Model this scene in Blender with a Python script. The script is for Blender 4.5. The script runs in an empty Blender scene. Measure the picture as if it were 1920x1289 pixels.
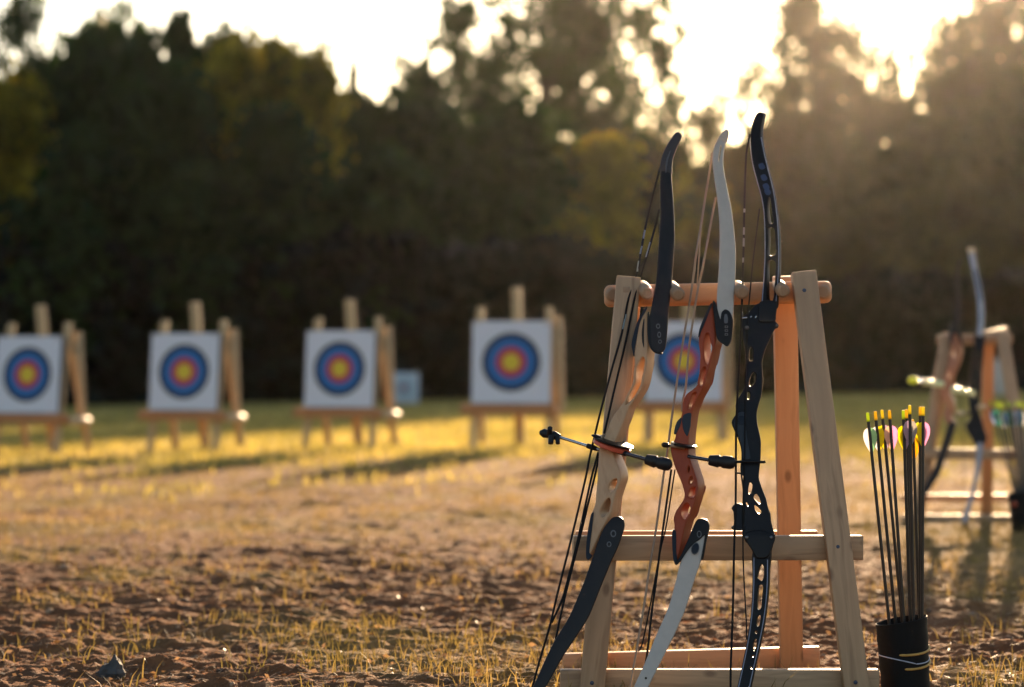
import bpy, bmesh, math, random
import numpy as np
from mathutils import Vector, Matrix
R = math.radians
S = bpy.context.scene
COL = S.collection

# ------------------------------------------------------------------ camera
F = 85.0 / 36.0 * 1920.0          # focal length in photograph pixels
CAMH, HORIZ = 0.835, 700.0
cam_d = bpy.data.cameras.new('camera')
cam = bpy.data.objects.new('camera', cam_d); COL.objects.link(cam)
cam.location = (0, 0, CAMH); cam.rotation_euler = (R(90), 0, 0)
cam_d.lens = 85; cam_d.sensor_width = 36; cam_d.shift_y = (HORIZ - 644.5) / 1920.0
cam_d.clip_start = 0.1; cam_d.clip_end = 2000
cam_d.dof.use_dof = True; cam_d.dof.focus_distance = 6.2; cam_d.dof.aperture_fstop = 2.5
S.camera = cam

# ------------------------------------------------------------------ sky, sun, exposure
SUN_EL, SUN_AZ = R(10.6), R(11.5)
world = bpy.data.worlds.new('World'); S.world = world; world.use_nodes = True
wn = world.node_tree
sky = wn.nodes.new('ShaderNodeTexSky'); sky.sky_type = 'NISHITA'; sky.sun_disc = False
sky.sun_elevation = SUN_EL; sky.sun_rotation = SUN_AZ; sky.dust_density = 1.0; sky.air_density = 1.0
tint = wn.nodes.new('ShaderNodeMix'); tint.data_type = 'RGBA'; tint.blend_type = 'MULTIPLY'; tint.inputs[0].default_value = 1.0
tint.inputs[7].default_value = (0.985, 0.98, 1.0, 1)      # tint multiplied over the whole sky to balance the colour of the shade
wn.links.new(sky.outputs[0], tint.inputs[6]); wn.links.new(tint.outputs[2], wn.nodes['Background'].inputs[0])
wn.nodes['Background'].inputs[1].default_value = 0.07
sun_d = bpy.data.lights.new('sun', 'SUN'); sun_d.energy = 5.0; sun_d.angle = R(0.5); sun_d.color = (1.0, 0.69, 0.41)
sun = bpy.data.objects.new('sun', sun_d); COL.objects.link(sun)
sdir = Vector((math.sin(SUN_AZ) * math.cos(SUN_EL), math.cos(SUN_AZ) * math.cos(SUN_EL), math.sin(SUN_EL)))
sun.rotation_euler = sdir.to_track_quat('Z', 'Y').to_euler(); sun.location = (20, 120, 40)
S.view_settings.view_transform = 'Standard'; S.view_settings.look = 'None'
S.view_settings.exposure = 1.9; S.view_settings.gamma = 1.0
S.cycles.max_bounces = 6; S.cycles.diffuse_bounces = 3; S.cycles.glossy_bounces = 2
S.cycles.transmission_bounces = 4; S.cycles.volume_bounces = 0; S.cycles.transparent_max_bounces = 8
S.cycles.sample_clamp_indirect = 4.0

# ------------------------------------------------------------------ helpers
def P(px, py, d):
    return Vector(((px - 960.0) / F * d, d, CAMH - (py - HORIZ) / F * d))

def tag(o, label, cat, group=None):
    o['label'] = label; o['category'] = cat
    if group: o['group'] = group
    return o

def thing(name, label, cat, loc=(0, 0, 0), group=None):
    o = bpy.data.objects.new(name, None); COL.objects.link(o); o.location = loc
    o.empty_display_size = 0.1
    return tag(o, label, cat, group)

def put(name, me, mat, parent=None, mtx=None, smooth=None):
    """link a mesh whose vertices are in world space (mtx None) or in the frame mtx"""
    o = bpy.data.objects.new(name, me); COL.objects.link(o)
    if mat is not None:
        me.materials.clear(); me.materials.append(mat)
    w = mtx if mtx is not None else Matrix.Identity(4)
    if parent is not None:
        o.parent = parent
        pw = parent_world(parent)
        o.matrix_local = pw.inverted() @ w
    else:
        o.matrix_local = w
    if smooth is not None and len(me.polygons):
        me.shade_smooth(); me.set_sharp_from_angle(angle=R(smooth))
    return o

def parent_world(p):
    m = p.matrix_basis.copy()
    while p.parent is not None:
        p = p.parent; m = p.matrix_basis @ m
    return m

def mesh_from(name, verts, faces):
    me = bpy.data.meshes.new(name); me.from_pydata([tuple(v) for v in verts], [], faces); me.update(); return me

def mesh_np(name, V, Fq, attr=None):
    """fast mesh from numpy: V (n,3), Fq (m,k) all faces with k corners; attr {name: per-vertex float}"""
    me = bpy.data.meshes.new(name); n = len(V); m, k = Fq.shape
    me.vertices.add(n); me.vertices.foreach_set('co', V.astype(np.float32).ravel())
    me.loops.add(m * k); me.loops.foreach_set('vertex_index', Fq.astype(np.int32).ravel())
    me.polygons.add(m); me.polygons.foreach_set('loop_start', (np.arange(m) * k).astype(np.int32))
    for a, vals in (attr or {}).items():
        at = me.attributes.new(a, 'FLOAT', 'POINT'); at.data.foreach_set('value', vals.astype(np.float32))
    me.update(calc_edges=True); me.validate()
    return me

def bm_mesh(bm, name):
    me = bpy.data.meshes.new(name); bm.normal_update(); bm.to_mesh(me); bm.free(); return me

def beam(name, A, B, w, t, mat, parent, bev=0.003, seg=2, xdir=Vector((1, 0, 0))):
    A, B = Vector(A), Vector(B)
    z = (B - A); L = z.length; z.normalize()
    x = (xdir - z * xdir.dot(z))
    if x.length < 1e-3: x = Vector((0, 0, 1)) - z * z.z
    x.normalize(); y = z.cross(x)
    M = Matrix((x, y, z)).transposed().to_4x4(); M.translation = (A + B) / 2
    bm = bmesh.new(); bmesh.ops.create_cube(bm, size=1.0)
    bmesh.ops.scale(bm, vec=(w, t, L), verts=bm.verts)
    if bev: bmesh.ops.bevel(bm, geom=bm.edges[:], offset=bev, segments=seg, affect='EDGES', profile=0.5)
    return put(name, bm_mesh(bm, name), mat, parent, M, smooth=40)

def tube_data(pts, rad, n=8, cap=True):
    pts = [Vector(p) for p in pts]
    rads = rad if isinstance(rad, (list, tuple)) else [rad] * len(pts)
    V, Fa = [], []
    up = None
    for i, p in enumerate(pts):
        t = (pts[min(i + 1, len(pts) - 1)] - pts[max(i - 1, 0)])
        t = t.normalized() if t.length > 1e-9 else Vector((0, 0, 1))
        if up is None: up = Vector((1, 0, 0)) if abs(t.x) < 0.8 else Vector((0, 0, 1))
        a = (up - t * up.dot(t)).normalized(); b = t.cross(a); up = a
        for k in range(n):
            th = 2 * math.pi * k / n
            V.append(p + (a * math.cos(th) + b * math.sin(th)) * rads[i])
    for i in range(len(pts) - 1):
        for k in range(n):
            k2 = (k + 1) % n
            Fa.append((i * n + k, i * n + k2, (i + 1) * n + k2, (i + 1) * n + k))
    if cap:
        Fa.append(tuple(range(n - 1, -1, -1))); Fa.append(tuple((len(pts) - 1) * n + k for k in range(n)))
    return V, Fa

def tubes(name, lists, mat, parent, n=8, smooth=45):
    V, Fa = [], []
    for pts, rad in lists:
        v, f = tube_data(pts, rad, n); o = len(V)
        V += v; Fa += [tuple(i + o for i in q) for q in f]
    return put(name, mesh_from(name, V, Fa), mat, parent, None, smooth)

def crom(pts, closed=True, sub=4):
    n = len(pts); out = []
    rng = range(n if closed else n - 1)
    for i in rng:
        p0, p1, p2, p3 = (pts[(i - 1) % n], pts[i], pts[(i + 1) % n], pts[(i + 2) % n]) if closed else \
            (pts[max(i - 1, 0)], pts[i], pts[i + 1], pts[min(i + 2, n - 1)])
        for k in range(sub):
            t = k / sub
            q = []
            for c in range(2):
                m1 = (p2[c] - p0[c]) * 0.42; m2 = (p3[c] - p1[c]) * 0.42
                h = 2 * t**3 - 3 * t**2 + 1, t**3 - 2 * t**2 + t, -2 * t**3 + 3 * t**2, t**3 - t**2
                q.append(h[0] * p1[c] + h[1] * m1 + h[2] * p2[c] + h[3] * m2)
            out.append(tuple(q))
    if not closed: out.append(tuple(pts[-1]))
    return out

def plate(name, outline, mat, parent, depth, thick, shear=0.0, holes=(), bev=0.002, smooth_out=True, ref=6.2, sub=4, bres=2):
    """solid plate: outline with holes (photo px), front face at depth(py), running back by `thick` metres and right by `shear` metres"""
    cu = bpy.data.curves.new(name, 'CURVE'); cu.dimensions = '2D'; cu.fill_mode = 'BOTH'
    k = ref / F
    for poly in [outline] + list(holes):
        pts = crom(poly, True, sub) if smooth_out else poly
        sp = cu.splines.new('POLY'); sp.points.add(len(pts) - 1); sp.use_cyclic_u = True
        for q, (x, y) in zip(sp.points, pts): q.co = ((x - 960) * k, -(y - HORIZ) * k, 0, 1)
    cu.extrude = max(thick / 2 - bev, 1e-4); cu.bevel_depth = bev; cu.bevel_resolution = bres; cu.offset = -bev
    o = bpy.data.objects.new(name, cu); COL.objects.link(o)
    dg = bpy.context.evaluated_depsgraph_get()
    me = bpy.data.meshes.new_from_object(o.evaluated_get(dg)); me.name = name
    bpy.data.objects.remove(o); bpy.data.curves.remove(cu)
    n = len(me.vertices); co = np.empty(n * 3, np.float32); me.vertices.foreach_get('co', co); co = co.reshape(-1, 3)
    out = np.empty_like(co)
    for i in range(n):
        px = co[i, 0] / k + 960; py = -co[i, 1] / k + HORIZ
        s = (thick / 2 - co[i, 2])      # curve z up = towards the camera
        p = P(px, py, depth(py) if callable(depth) else depth)
        out[i] = (p.x + shear * s / thick, p.y + s, p.z)
    me.vertices.foreach_set('co', out.ravel())
    bm = bmesh.new(); bm.from_mesh(me); bmesh.ops.remove_doubles(bm, verts=bm.verts, dist=1e-5)
    bmesh.ops.recalc_face_normals(bm, faces=bm.faces); bm.to_mesh(me); bm.free(); me.update()
    return put(name, me, mat, parent, None, smooth=38)

# ---- value noise in numpy
def _hash(ix, iy, seed):
    h = (ix.astype(np.int64) * 374761393 + iy.astype(np.int64) * 668265263 + seed * 1442695041) & 0x7fffffff
    h = ((h ^ (h >> 13)) * 1274126177) & 0x7fffffff
    return ((h ^ (h >> 16)) & 0xffff) / 65535.0
def vnoise(x, y, seed=0):
    ix, iy = np.floor(x), np.floor(y); fx, fy = x - ix, y - iy
    fx = fx * fx * (3 - 2 * fx); fy = fy * fy * (3 - 2 * fy)
    a, b, c, d = _hash(ix, iy, seed), _hash(ix + 1, iy, seed), _hash(ix, iy + 1, seed), _hash(ix + 1, iy + 1, seed)
    return (a * (1 - fx) + b * fx) * (1 - fy) + (c * (1 - fx) + d * fx) * fy
def fbm(x, y, seed=0, o=4):
    s = 0; a = 0.5
    for i in range(o): s = s + a * vnoise(x * 2**i + 17.3 * i, y * 2**i - 9.1 * i, seed + i); a *= 0.5
    return s
def sstep(a, b, x):
    t = np.clip((x - a) / (b - a), 0, 1); return t * t * (3 - 2 * t)

def ground_z(x, y):
    x = np.asarray(x, float); y = np.asarray(y, float)
    z = 0.016 * np.clip(x, -14, 14) * sstep(9, 22, y)
    z = z + 0.05 * (fbm(x * 0.35, y * 0.35, 3, 3) - 0.44) * sstep(5, 14, y)
    near = 1 - sstep(14, 34, y); fine = 1 - 0.8 * sstep(6.5, 17, y)
    z = z + near * 0.05 * (fbm(x * 2.6, y * 2.6, 11, 3) - 0.44)
    wx = x + 0.12 * fbm(x * 3, y * 3, 5, 2)
    z = z + near * (0.75 + 0.25 * fine) * 0.046 * (fbm(wx * 8, y * 11, 21, 4) - 0.46) * (.35 + sstep(.28, .60, fbm(x * 1.1, y * 1.4, 63, 2)))
    z = z + near * fine * (0.034 * (fbm(x * 17, y * 25, 31, 3) - 0.42) + 0.012 * (vnoise(x * 47, y * 58, 37) - 0.5))
    return z
def grassy(x, y):
    """0 bare soil .. 1 grass"""
    x = np.asarray(x, float); y = np.asarray(y, float)
    n = fbm(x * 0.55, y * 0.30, 51, 4)
    g = sstep(20.5, 28, y + 9 * (n - 0.45))
    patch = sstep(0.45, 0.63, fbm(x * 1.3 + 3, y * 0.9, 57, 4))
    g = np.maximum(g, 0.75 * patch * (1 - 0.5 * (1 - sstep(9, 13, y)) * 0))
    g = np.maximum(g, 0.8 * sstep(1.25, 2.2, x + 1.2 * (n - 0.45)) * (1 - sstep(12, 16, y)))
    return np.clip(g, 0, 1)

# ------------------------------------------------------------------ materials
def new_mat(name):
    m = bpy.data.materials.new(name); m.use_nodes = True
    return m, m.node_tree.nodes, m.node_tree.links, m.node_tree.nodes['Principled BSDF']
def nz(N, L, scale, detail=4, coord=None, vec=None, rough=0.55):
    n = N.new('ShaderNodeTexNoise'); n.inputs['Scale'].default_value = scale
    n.inputs['Detail'].default_value = detail; n.inputs['Roughness'].default_value = rough
    if vec is not None: L.new(vec, n.inputs['Vector'])
    return n
def ramp(N, L, fac, stops):
    r = N.new('ShaderNodeValToRGB'); e = r.color_ramp.elements
    while len(e) < len(stops): e.new(0.5)
    for el, (p, c) in zip(e, stops): el.position = p; el.color = (*c, 1)
    L.new(fac, r.inputs[0]); return r
def mix(N, L, fac, a, b, mode='MIX'):
    m = N.new('ShaderNodeMix'); m.data_type = 'RGBA'; m.blend_type = mode
    for s, v in ((m.inputs[0], fac), (m.inputs[6], a), (m.inputs[7], b)):
        if isinstance(v, (int, float)): s.default_value = v
        elif isinstance(v, tuple): s.default_value = (*v, 1)
        else: L.new(v, s)
    return m.outputs[2]
def bump(N, L, h, bs, strength=0.3, dist=0.01):
    b = N.new('ShaderNodeBump'); b.inputs['Strength'].default_value = strength; b.inputs['Distance'].default_value = dist
    L.new(h, b.inputs['Height']); L.new(b.outputs[0], bs.inputs['Normal'])

def wood_mat(name, light, dark, knot, rough=0.6, scale=1.0):
    m, N, L, bs = new_mat(name)
    tc = N.new('ShaderNodeTexCoord'); oi = N.new('ShaderNodeObjectInfo')
    add = N.new('ShaderNodeVectorMath'); add.operation = 'ADD'
    mul = N.new('ShaderNodeVectorMath'); mul.operation = 'SCALE'; mul.inputs['Scale'].default_value = 7.0
    comb = N.new('ShaderNodeCombineXYZ')
    for i in range(3): L.new(oi.outputs['Random'], comb.inputs[i])
    L.new(comb.outputs[0], mul.inputs[0]); L.new(tc.outputs['Object'], add.inputs[0]); L.new(mul.outputs[0], add.inputs[1])
    mp = N.new('ShaderNodeMapping'); mp.inputs['Scale'].default_value = (34 * scale, 34 * scale, 1.6 * scale)
    L.new(add.outputs[0], mp.inputs[0])
    warp = nz(N, L, 3.0, 3, vec=add.outputs[0])
    wv = N.new('ShaderNodeVectorMath'); wv.operation = 'MULTIPLY_ADD'; wv.inputs[1].default_value = (1.6, 1.6, 0.0)
    L.new(warp.outputs['Color'], wv.inputs[0]); L.new(mp.outputs[0], wv.inputs[2])
    g1 = nz(N, L, 1.0, 3, vec=wv.outputs[0]); g2 = nz(N, L, 4.0, 5, vec=wv.outputs[0])
    c1 = ramp(N, L, g1.outputs[0], [(0.36, dark), (0.50, light), (0.62, tuple(0.5 * (a + b) for a, b in zip(light, dark)))])
    c2 = mix(N, L, 0.35, c1.outputs[0], ramp(N, L, g2.outputs[0], [(0.3, dark), (0.7, light)]).outputs[0])
    kp = N.new('ShaderNodeMapping'); kp.inputs['Scale'].default_value = (13 * scale, 13 * scale, 7 * scale); L.new(add.outputs[0], kp.inputs[0])
    vo = N.new('ShaderNodeTexVoronoi'); vo.inputs['Scale'].default_value = 1.0; L.new(kp.outputs[0], vo.inputs[0])
    kr = ramp(N, L, vo.outputs['Distance'], [(0.07, (1, 1, 1)), (0.16, (0, 0, 0))])
    col = mix(N, L, kr.outputs[0], c2, knot)
    big = nz(N, L, 2.5, 2, vec=add.outputs[0])
    col = mix(N, L, 0.35, col, mix(N, L, big.outputs[0], dark, light), 'MIX')
    L.new(col, bs.inputs['Base Color']); bs.inputs['Roughness'].default_value = rough
    bump(N, L, g2.outputs[0], bs, 0.25, 0.002)
    return m
M = {}
M['pine'] = wood_mat('pale_pine', (0.50, 0.315, 0.175), (0.24, 0.14, 0.075), (0.14, 0.07, 0.035))
M['pine_bounce'] = wood_mat('bounce_lit_pine', (0.55, 0.30, 0.15), (0.36, 0.175, 0.08), (0.12, 0.05, 0.02), 0.55)  # same pine, warm light bounced off the front timbers put into its colour
M['dowel'] = wood_mat('dowel_pine', (0.38, 0.235, 0.135), (0.24, 0.145, 0.08), (0.15, 0.08, 0.04), 0.6)
M['easel'] = wood_mat('easel_pine', (0.52, 0.36, 0.19), (0.38, 0.25, 0.12), (0.2, 0.11, 0.05), 0.65, 0.5)
M['easel_dark'] = wood_mat('easel_shelf_pine', (0.46, 0.20, 0.07), (0.34, 0.13, 0.04), (0.15, 0.07, 0.03), 0.6, 0.5)
M['riser_pale'] = wood_mat('maple_riser', (0.52, 0.33, 0.19), (0.40, 0.23, 0.12), (0.38, 0.21, 0.11), 0.42, 1.3)
M['riser_red'] = wood_mat('red_lacquer_riser', (0.34, 0.062, 0.018), (0.24, 0.038, 0.012), (0.22, 0.035, 0.012), 0.42, 1.3)
for k_ in ('riser_red', 'riser_pale'): M[k_].node_tree.nodes['Principled BSDF'].inputs['Specular IOR Level'].default_value = 0.25
M['riser_brown'] = wood_mat('brown_riser', (0.42, 0.16, 0.06), (0.30, 0.10, 0.04), (0.3, 0.1, 0.05), 0.35, 1.3)

def plain(name, col, rough=0.5, metal=0.0, var=0.15, scale=40, coat=0.0, spec=None, bmp=0.0):
    m, N, L, bs = new_mat(name)
    tc = N.new('ShaderNodeTexCoord')
    n = nz(N, L, scale, 4, vec=tc.outputs['Object'])
    a = tuple(c * (1 - var) for c in col); b = tuple(min(1, c * (1 + var)) for c in col)
    L.new(ramp(N, L, n.outputs[0], [(0.3, a), (0.7, b)]).outputs[0], bs.inputs['Base Color'])
    rr = N.new('ShaderNodeMapRange'); L.new(n.outputs[0], rr.inputs[0])
    rr.inputs[3].default_value = max(0.05, rough - 0.08); rr.inputs[4].default_value = min(1, rough + 0.08)
    L.new(rr.outputs[0], bs.inputs['Roughness'])
    bs.inputs['Metallic'].default_value = metal
    if coat: bs.inputs['Coat Weight'].default_value = coat
    if spec is not None: bs.inputs['Specular IOR Level'].default_value = spec
    if bmp: bump(N, L, n.outputs[0], bs, bmp, 0.002)
    return m
M['black_limb'] = plain('black_limb', (0.015, 0.0125, 0.0115), 0.38, spec=0.22)
M['black_tip'] = plain('dark_limb_tip', (0.035, 0.022, 0.016), 0.45)
M['white_limb'] = plain('white_limb', (0.44, 0.395, 0.345), 0.42, var=0.05, spec=0.3)
M['tan_tip'] = plain('tan_limb_tip', (0.50, 0.38, 0.29), 0.45)
M['carbon'] = plain('carbon_limb', (0.011, 0.0095, 0.009), 0.34, spec=0.15)
M['silver'] = plain('silver_limb', (0.30, 0.31, 0.34), 0.35)
M['blue_print'] = plain('blue_limb_print', (0.03, 0.045, 0.10), 0.4)
M['pale_print'] = plain('pale_grey_print', (0.20, 0.21, 0.27), 0.4)
M['pad'] = plain('black_pocket', (0.009, 0.008, 0.008), 0.45, spec=0.2)
M['pad_blue'] = plain('navy_pocket', (0.010, 0.013, 0.020), 0.4, spec=0.2)
M['print_grey'] = plain('grey_print', (0.09, 0.085, 0.085), 0.5)
M['black_metal'] = plain('black_anodised', (0.009, 0.008, 0.008), 0.34, spec=0.18)
M['steel'] = plain('steel_rod', (0.42, 0.46, 0.48), 0.25, metal=1.0)
M['dark_steel'] = plain('dark_rod', (0.07, 0.07, 0.08), 0.28, metal=0.8)
M['rubber'] = plain('black_rubber', (0.010, 0.010, 0.012), 0.5, spec=0.3, bmp=0.2)
M['red_band'] = plain('red_band', (0.48, 0.08, 0.04), 0.45)
M['string_black'] = plain('black_string', (0.010, 0.009, 0.009), 0.7, spec=0.15)
M['string_tan'] = plain('tan_string', (0.30, 0.20, 0.13), 0.6)
M['serving'] = plain('pale_serving', (0.22, 0.25, 0.24), 0.55)
M['grip'] = plain('slate_grip', (0.020, 0.026, 0.034), 0.6, spec=0.3, bmp=0.3)
M['bolt'] = plain('bolt_head', (0.045, 0.06, 0.10), 0.4, metal=0.4)
M['rock'] = plain('dark_stone', (0.05, 0.048, 0.046), 0.85, var=0.4, scale=30, bmp=0.8)
M['quiver'] = plain('black_quiver', (0.006, 0.006, 0.006), 0.65, spec=0.15, bmp=0.15)
M['cord_yellow'] = plain('amber_cord', (0.48, 0.27, 0.06), 0.6)
M['cord_white'] = plain('grey_cord', (0.36, 0.38, 0.44), 0.6)
M['shaft'] = plain('black_shaft', (0.014, 0.013, 0.014), 0.32)
M['foam'] = plain('grey_foam', (0.05, 0.055, 0.07), 0.9, scale=20)
M['pinned'] = plain('tan_corner_tab', (0.42, 0.30, 0.24), 0.8)
M['sunlit_rod'] = plain('sunlit_yellow_rod', (0.85, 0.85, 0.45), 0.25, var=0.03)  # pale yellow raised to carry the sun glow on the tubes
M['cream'] = plain('cream_peg_end', (0.56, 0.43, 0.26), 0.6)
M['straw'] = plain('straw_board', (0.40, 0.31, 0.19), 0.9, var=0.25, scale=24)

def translucent(name, ca, cb, trans=0.5, attr='tint', rough=0.6, tr_col=None):
    m, N, L, bs = new_mat(name)
    a = N.new('ShaderNodeAttribute'); a.attribute_name = attr
    r = ramp(N, L, a.outputs['Fac'], [(0.0, ca), (1.0, cb)])
    L.new(r.outputs[0], bs.inputs['Base Color']); bs.inputs['Roughness'].default_value = rough
    bs.inputs['Specular IOR Level'].default_value = 0.25
    t = N.new('ShaderNodeBsdfTranslucent')
    mc = mix(N, L, 1.0, r.outputs[0], tr_col or (1.5, 1.35, 0.6), 'MULTIPLY')
    L.new(mc, t.inputs['Color'])
    ms = N.new('ShaderNodeMixShader'); ms.inputs[0].default_value = trans
    L.new(bs.outputs[0], ms.inputs[1]); L.new(t.outputs[0], ms.inputs[2])
    L.new(ms.outputs[0], N['Material Output'].inputs['Surface'])
    return m
M['leaf'] = translucent('green_leaves', (0.008, 0.026, 0.011), (0.040, 0.078, 0.020), 0.45)
M['leaf_sunlit'] = translucent('sunlit_gold_leaves', (0.030, 0.044, 0.010), (0.46, 0.37, 0.035), 0.68)  # same foliage with the gold of backlit sun put into its colour
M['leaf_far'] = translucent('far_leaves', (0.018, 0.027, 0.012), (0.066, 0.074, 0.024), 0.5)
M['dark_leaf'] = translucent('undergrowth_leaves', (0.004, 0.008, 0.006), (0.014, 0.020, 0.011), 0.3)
M['grass_dry'] = translucent('dry_grass', (0.12, 0.10, 0.033), (0.40, 0.28, 0.12), 0.45, tr_col=(1.2, 1.1, 0.75))
M['grass_field'] = translucent('field_grass', (0.20, 0.19, 0.065), (0.52, 0.42, 0.185), 0.55, tr_col=(1.25, 1.15, 0.6))
M['litter'] = translucent('leaf_litter', (0.14, 0.085, 0.045), (0.50, 0.34, 0.19), 0.25, tr_col=(1.2, 1.0, 0.7))
M['bark'] = plain('bark', (0.055, 0.042, 0.032), 0.9, var=0.4, scale=6, bmp=0.5)

def vane(name, c):
    m, N, L, bs = new_mat(name)
    tc = N.new('ShaderNodeTexCoord'); n = nz(N, L, 90, 2, vec=tc.outputs['Object'])
    rr = ramp(N, L, n.outputs[0], [(0.2, tuple(x * 0.9 for x in c)), (0.8, c)])
    L.new(rr.outputs[0], bs.inputs['Base Color']); bs.inputs['Roughness'].default_value = 0.45
    t = N.new('ShaderNodeBsdfTranslucent'); L.new(rr.outputs[0], t.inputs['Color'])
    ms = N.new('ShaderNodeMixShader'); ms.inputs[0].default_value = 0.72
    L.new(bs.outputs[0], ms.inputs[1]); L.new(t.outputs[0], ms.inputs[2]); L.new(ms.outputs[0], N['Material Output'].inputs['Surface'])
    return m
VC = {'white': (0.85, 0.83, 0.85), 'yellow': (0.85, 0.78, 0.02), 'pink': (0.85, 0.50, 0.70), 'peach': (0.85, 0.62, 0.50),
      'lilac': (0.58, 0.48, 0.60), 'grey': (0.52, 0.50, 0.47), 'mint': (0.42, 0.62, 0.42), 'amber': (0.80, 0.52, 0.05), 'teal': (0.15, 0.50, 0.42), 'sky': (0.50, 0.62, 0.80)}
for k, c in VC.items(): M['v_' + k] = vane(k + '_vane', c)
M['nock_yellow'] = vane('yellow_nock', (0.80, 0.66, 0.04)); M['nock_amber'] = vane('amber_nock', (0.78, 0.56, 0.04)); M['nock_lime'] = vane('lime_nock', (0.60, 0.70, 0.05))

def face_mat():
    m, N, L, bs = new_mat('target_paper')
    tc = N.new('ShaderNodeTexCoord'); sp = N.new('ShaderNodeSeparateXYZ'); L.new(tc.outputs['Object'], sp.inputs[0])
    cb = N.new('ShaderNodeCombineXYZ'); L.new(sp.outputs[0], cb.inputs[0]); L.new(sp.outputs[2], cb.inputs[1])
    ln = N.new('ShaderNodeVectorMath'); ln.operation = 'LENGTH'; L.new(cb.outputs[0], ln.inputs[0])
    r = N.new('ShaderNodeValToRGB'); r.color_ramp.interpolation = 'CONSTANT'
    W, K, B, Rd, Y = (0.66, 0.66, 0.71), (0.010, 0.012, 0.016), (0.012, 0.14, 0.40), (0.48, 0.040, 0.060), (0.68, 0.50, 0.03)
    stops = [(0, Y), (0.044, (0.3, 0.2, 0.02)), (0.046, Y), (0.088, Rd), (0.124, (0.3, 0.03, 0.04)), (0.127, Rd), (0.160, B), (0.210, (0.01, 0.08, 0.24)), (0.214, B), (0.252, K), (0.308, W), (0.352, (0.5, 0.5, 0.52)), (0.3545, W)]
    e = r.color_ramp.elements
    while len(e) < len(stops): e.new(0.99)
    for el, (p, c) in zip(e, stops): el.position = p; el.color = (*c, 1)
    L.new(ln.outputs['Value'], r.inputs[0])
    n = nz(N, L, 14, 4, vec=tc.outputs['Object'])
    L.new(mix(N, L, 0.12, r.outputs[0], n.outputs['Color'], 'MULTIPLY'), bs.inputs['Base Color']); bs.inputs['Roughness'].default_value = 0.75
    return m
M['face'] = face_mat()

def ground_mat():
    m, N, L, bs = new_mat('soil_and_grass')
    tc = N.new('ShaderNodeTexCoord'); at = N.new('ShaderNodeAttribute'); at.attribute_name = 'grassy'
    v = tc.outputs['Object']
    n1 = nz(N, L, 2.2, 5, vec=v); n2 = nz(N, L, 26, 6, vec=v, rough=0.65); n3 = nz(N, L, 120, 3, vec=v)
    soil = ramp(N, L, n2.outputs[0], [(0.30, (0.070, 0.032, 0.018)), (0.50, (0.19, 0.078, 0.034)), (0.70, (0.33, 0.150, 0.058))])
    n4 = nz(N, L, 7.0, 5, vec=v, rough=0.7)
    soil_d = mix(N, L, ramp(N, L, n4.outputs[0], [(0.40, (1, 1, 1)), (0.58, (0, 0, 0))]).outputs[0], soil.outputs[0], (0.085, 0.042, 0.024))
    soil2 = mix(N, L, n1.outputs[0], soil_d, mix(N, L, n3.outputs[0], (0.13, 0.052, 0.024), (0.30, 0.130, 0.050)))
    gr = ramp(N, L, n1.outputs[0], [(0.35, (0.14, 0.10, 0.030)), (0.55, (0.27, 0.165, 0.055)), (0.7, (0.36, 0.215, 0.078))])
    L.new(mix(N, L, at.outputs['Fac'], soil2, gr.outputs[0]), bs.inputs['Base Color'])
    bs.inputs['Roughness'].default_value = 0.95; bs.inputs['Specular IOR Level'].default_value = 0.1
    b1 = N.new('ShaderNodeBump'); b1.inputs['Strength'].default_value = 0.6; b1.inputs['Distance'].default_value = 0.02
    ms = N.new('ShaderNodeMath'); ms.operation = 'ADD'; L.new(n2.outputs[0], ms.inputs[0]); L.new(n3.outputs[0], ms.inputs[1])
    L.new(ms.outputs[0], b1.inputs['Height']); L.new(b1.outputs[0], bs.inputs['Normal'])
    return m
M['ground'] = ground_mat()

# ------------------------------------------------------------------ ground
def grade(fine0, fine1, step, hi, g):
    a = list(np.arange(fine0, fine1, step)); s = step
    while a[-1] < hi: s *= g; a.append(a[-1] + s)
    return a
xr = grade(0, 2.6, 0.0125, 310, 1.045)
xs = np.array([-q for q in xr[:0:-1]] + xr)
ys_f = grade(5.6, 9.2, 0.0125, 415, 1.0065)
ys_b = [5.6 - q for q in grade(0, 0.5, 0.05, 55, 1.25)[1:]]
ys = np.array(sorted(ys_b) + ys_f)
GX, GY = np.meshgrid(xs, ys)
GZ = ground_z(GX, GY)
Vg = np.stack([GX.ravel(), GY.ravel(), GZ.ravel()], 1)
nx, ny = len(xs), len(ys)
ii = (np.arange(ny - 1)[:, None] * nx + np.arange(nx - 1)[None, :]).ravel()
Fg = np.stack([ii, ii + 1, ii + nx + 1, ii + nx], 1)
ground_me = mesh_np('ground', Vg, Fg, {'grassy': grassy(GX, GY).ravel()})
ground_me.shade_smooth()
g_o = put('ground', ground_me, M['ground']); g_o['kind'] = 'structure'; g_o['label'] = 'bare brown soil with dry straw running into a yellow grass field'

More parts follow.
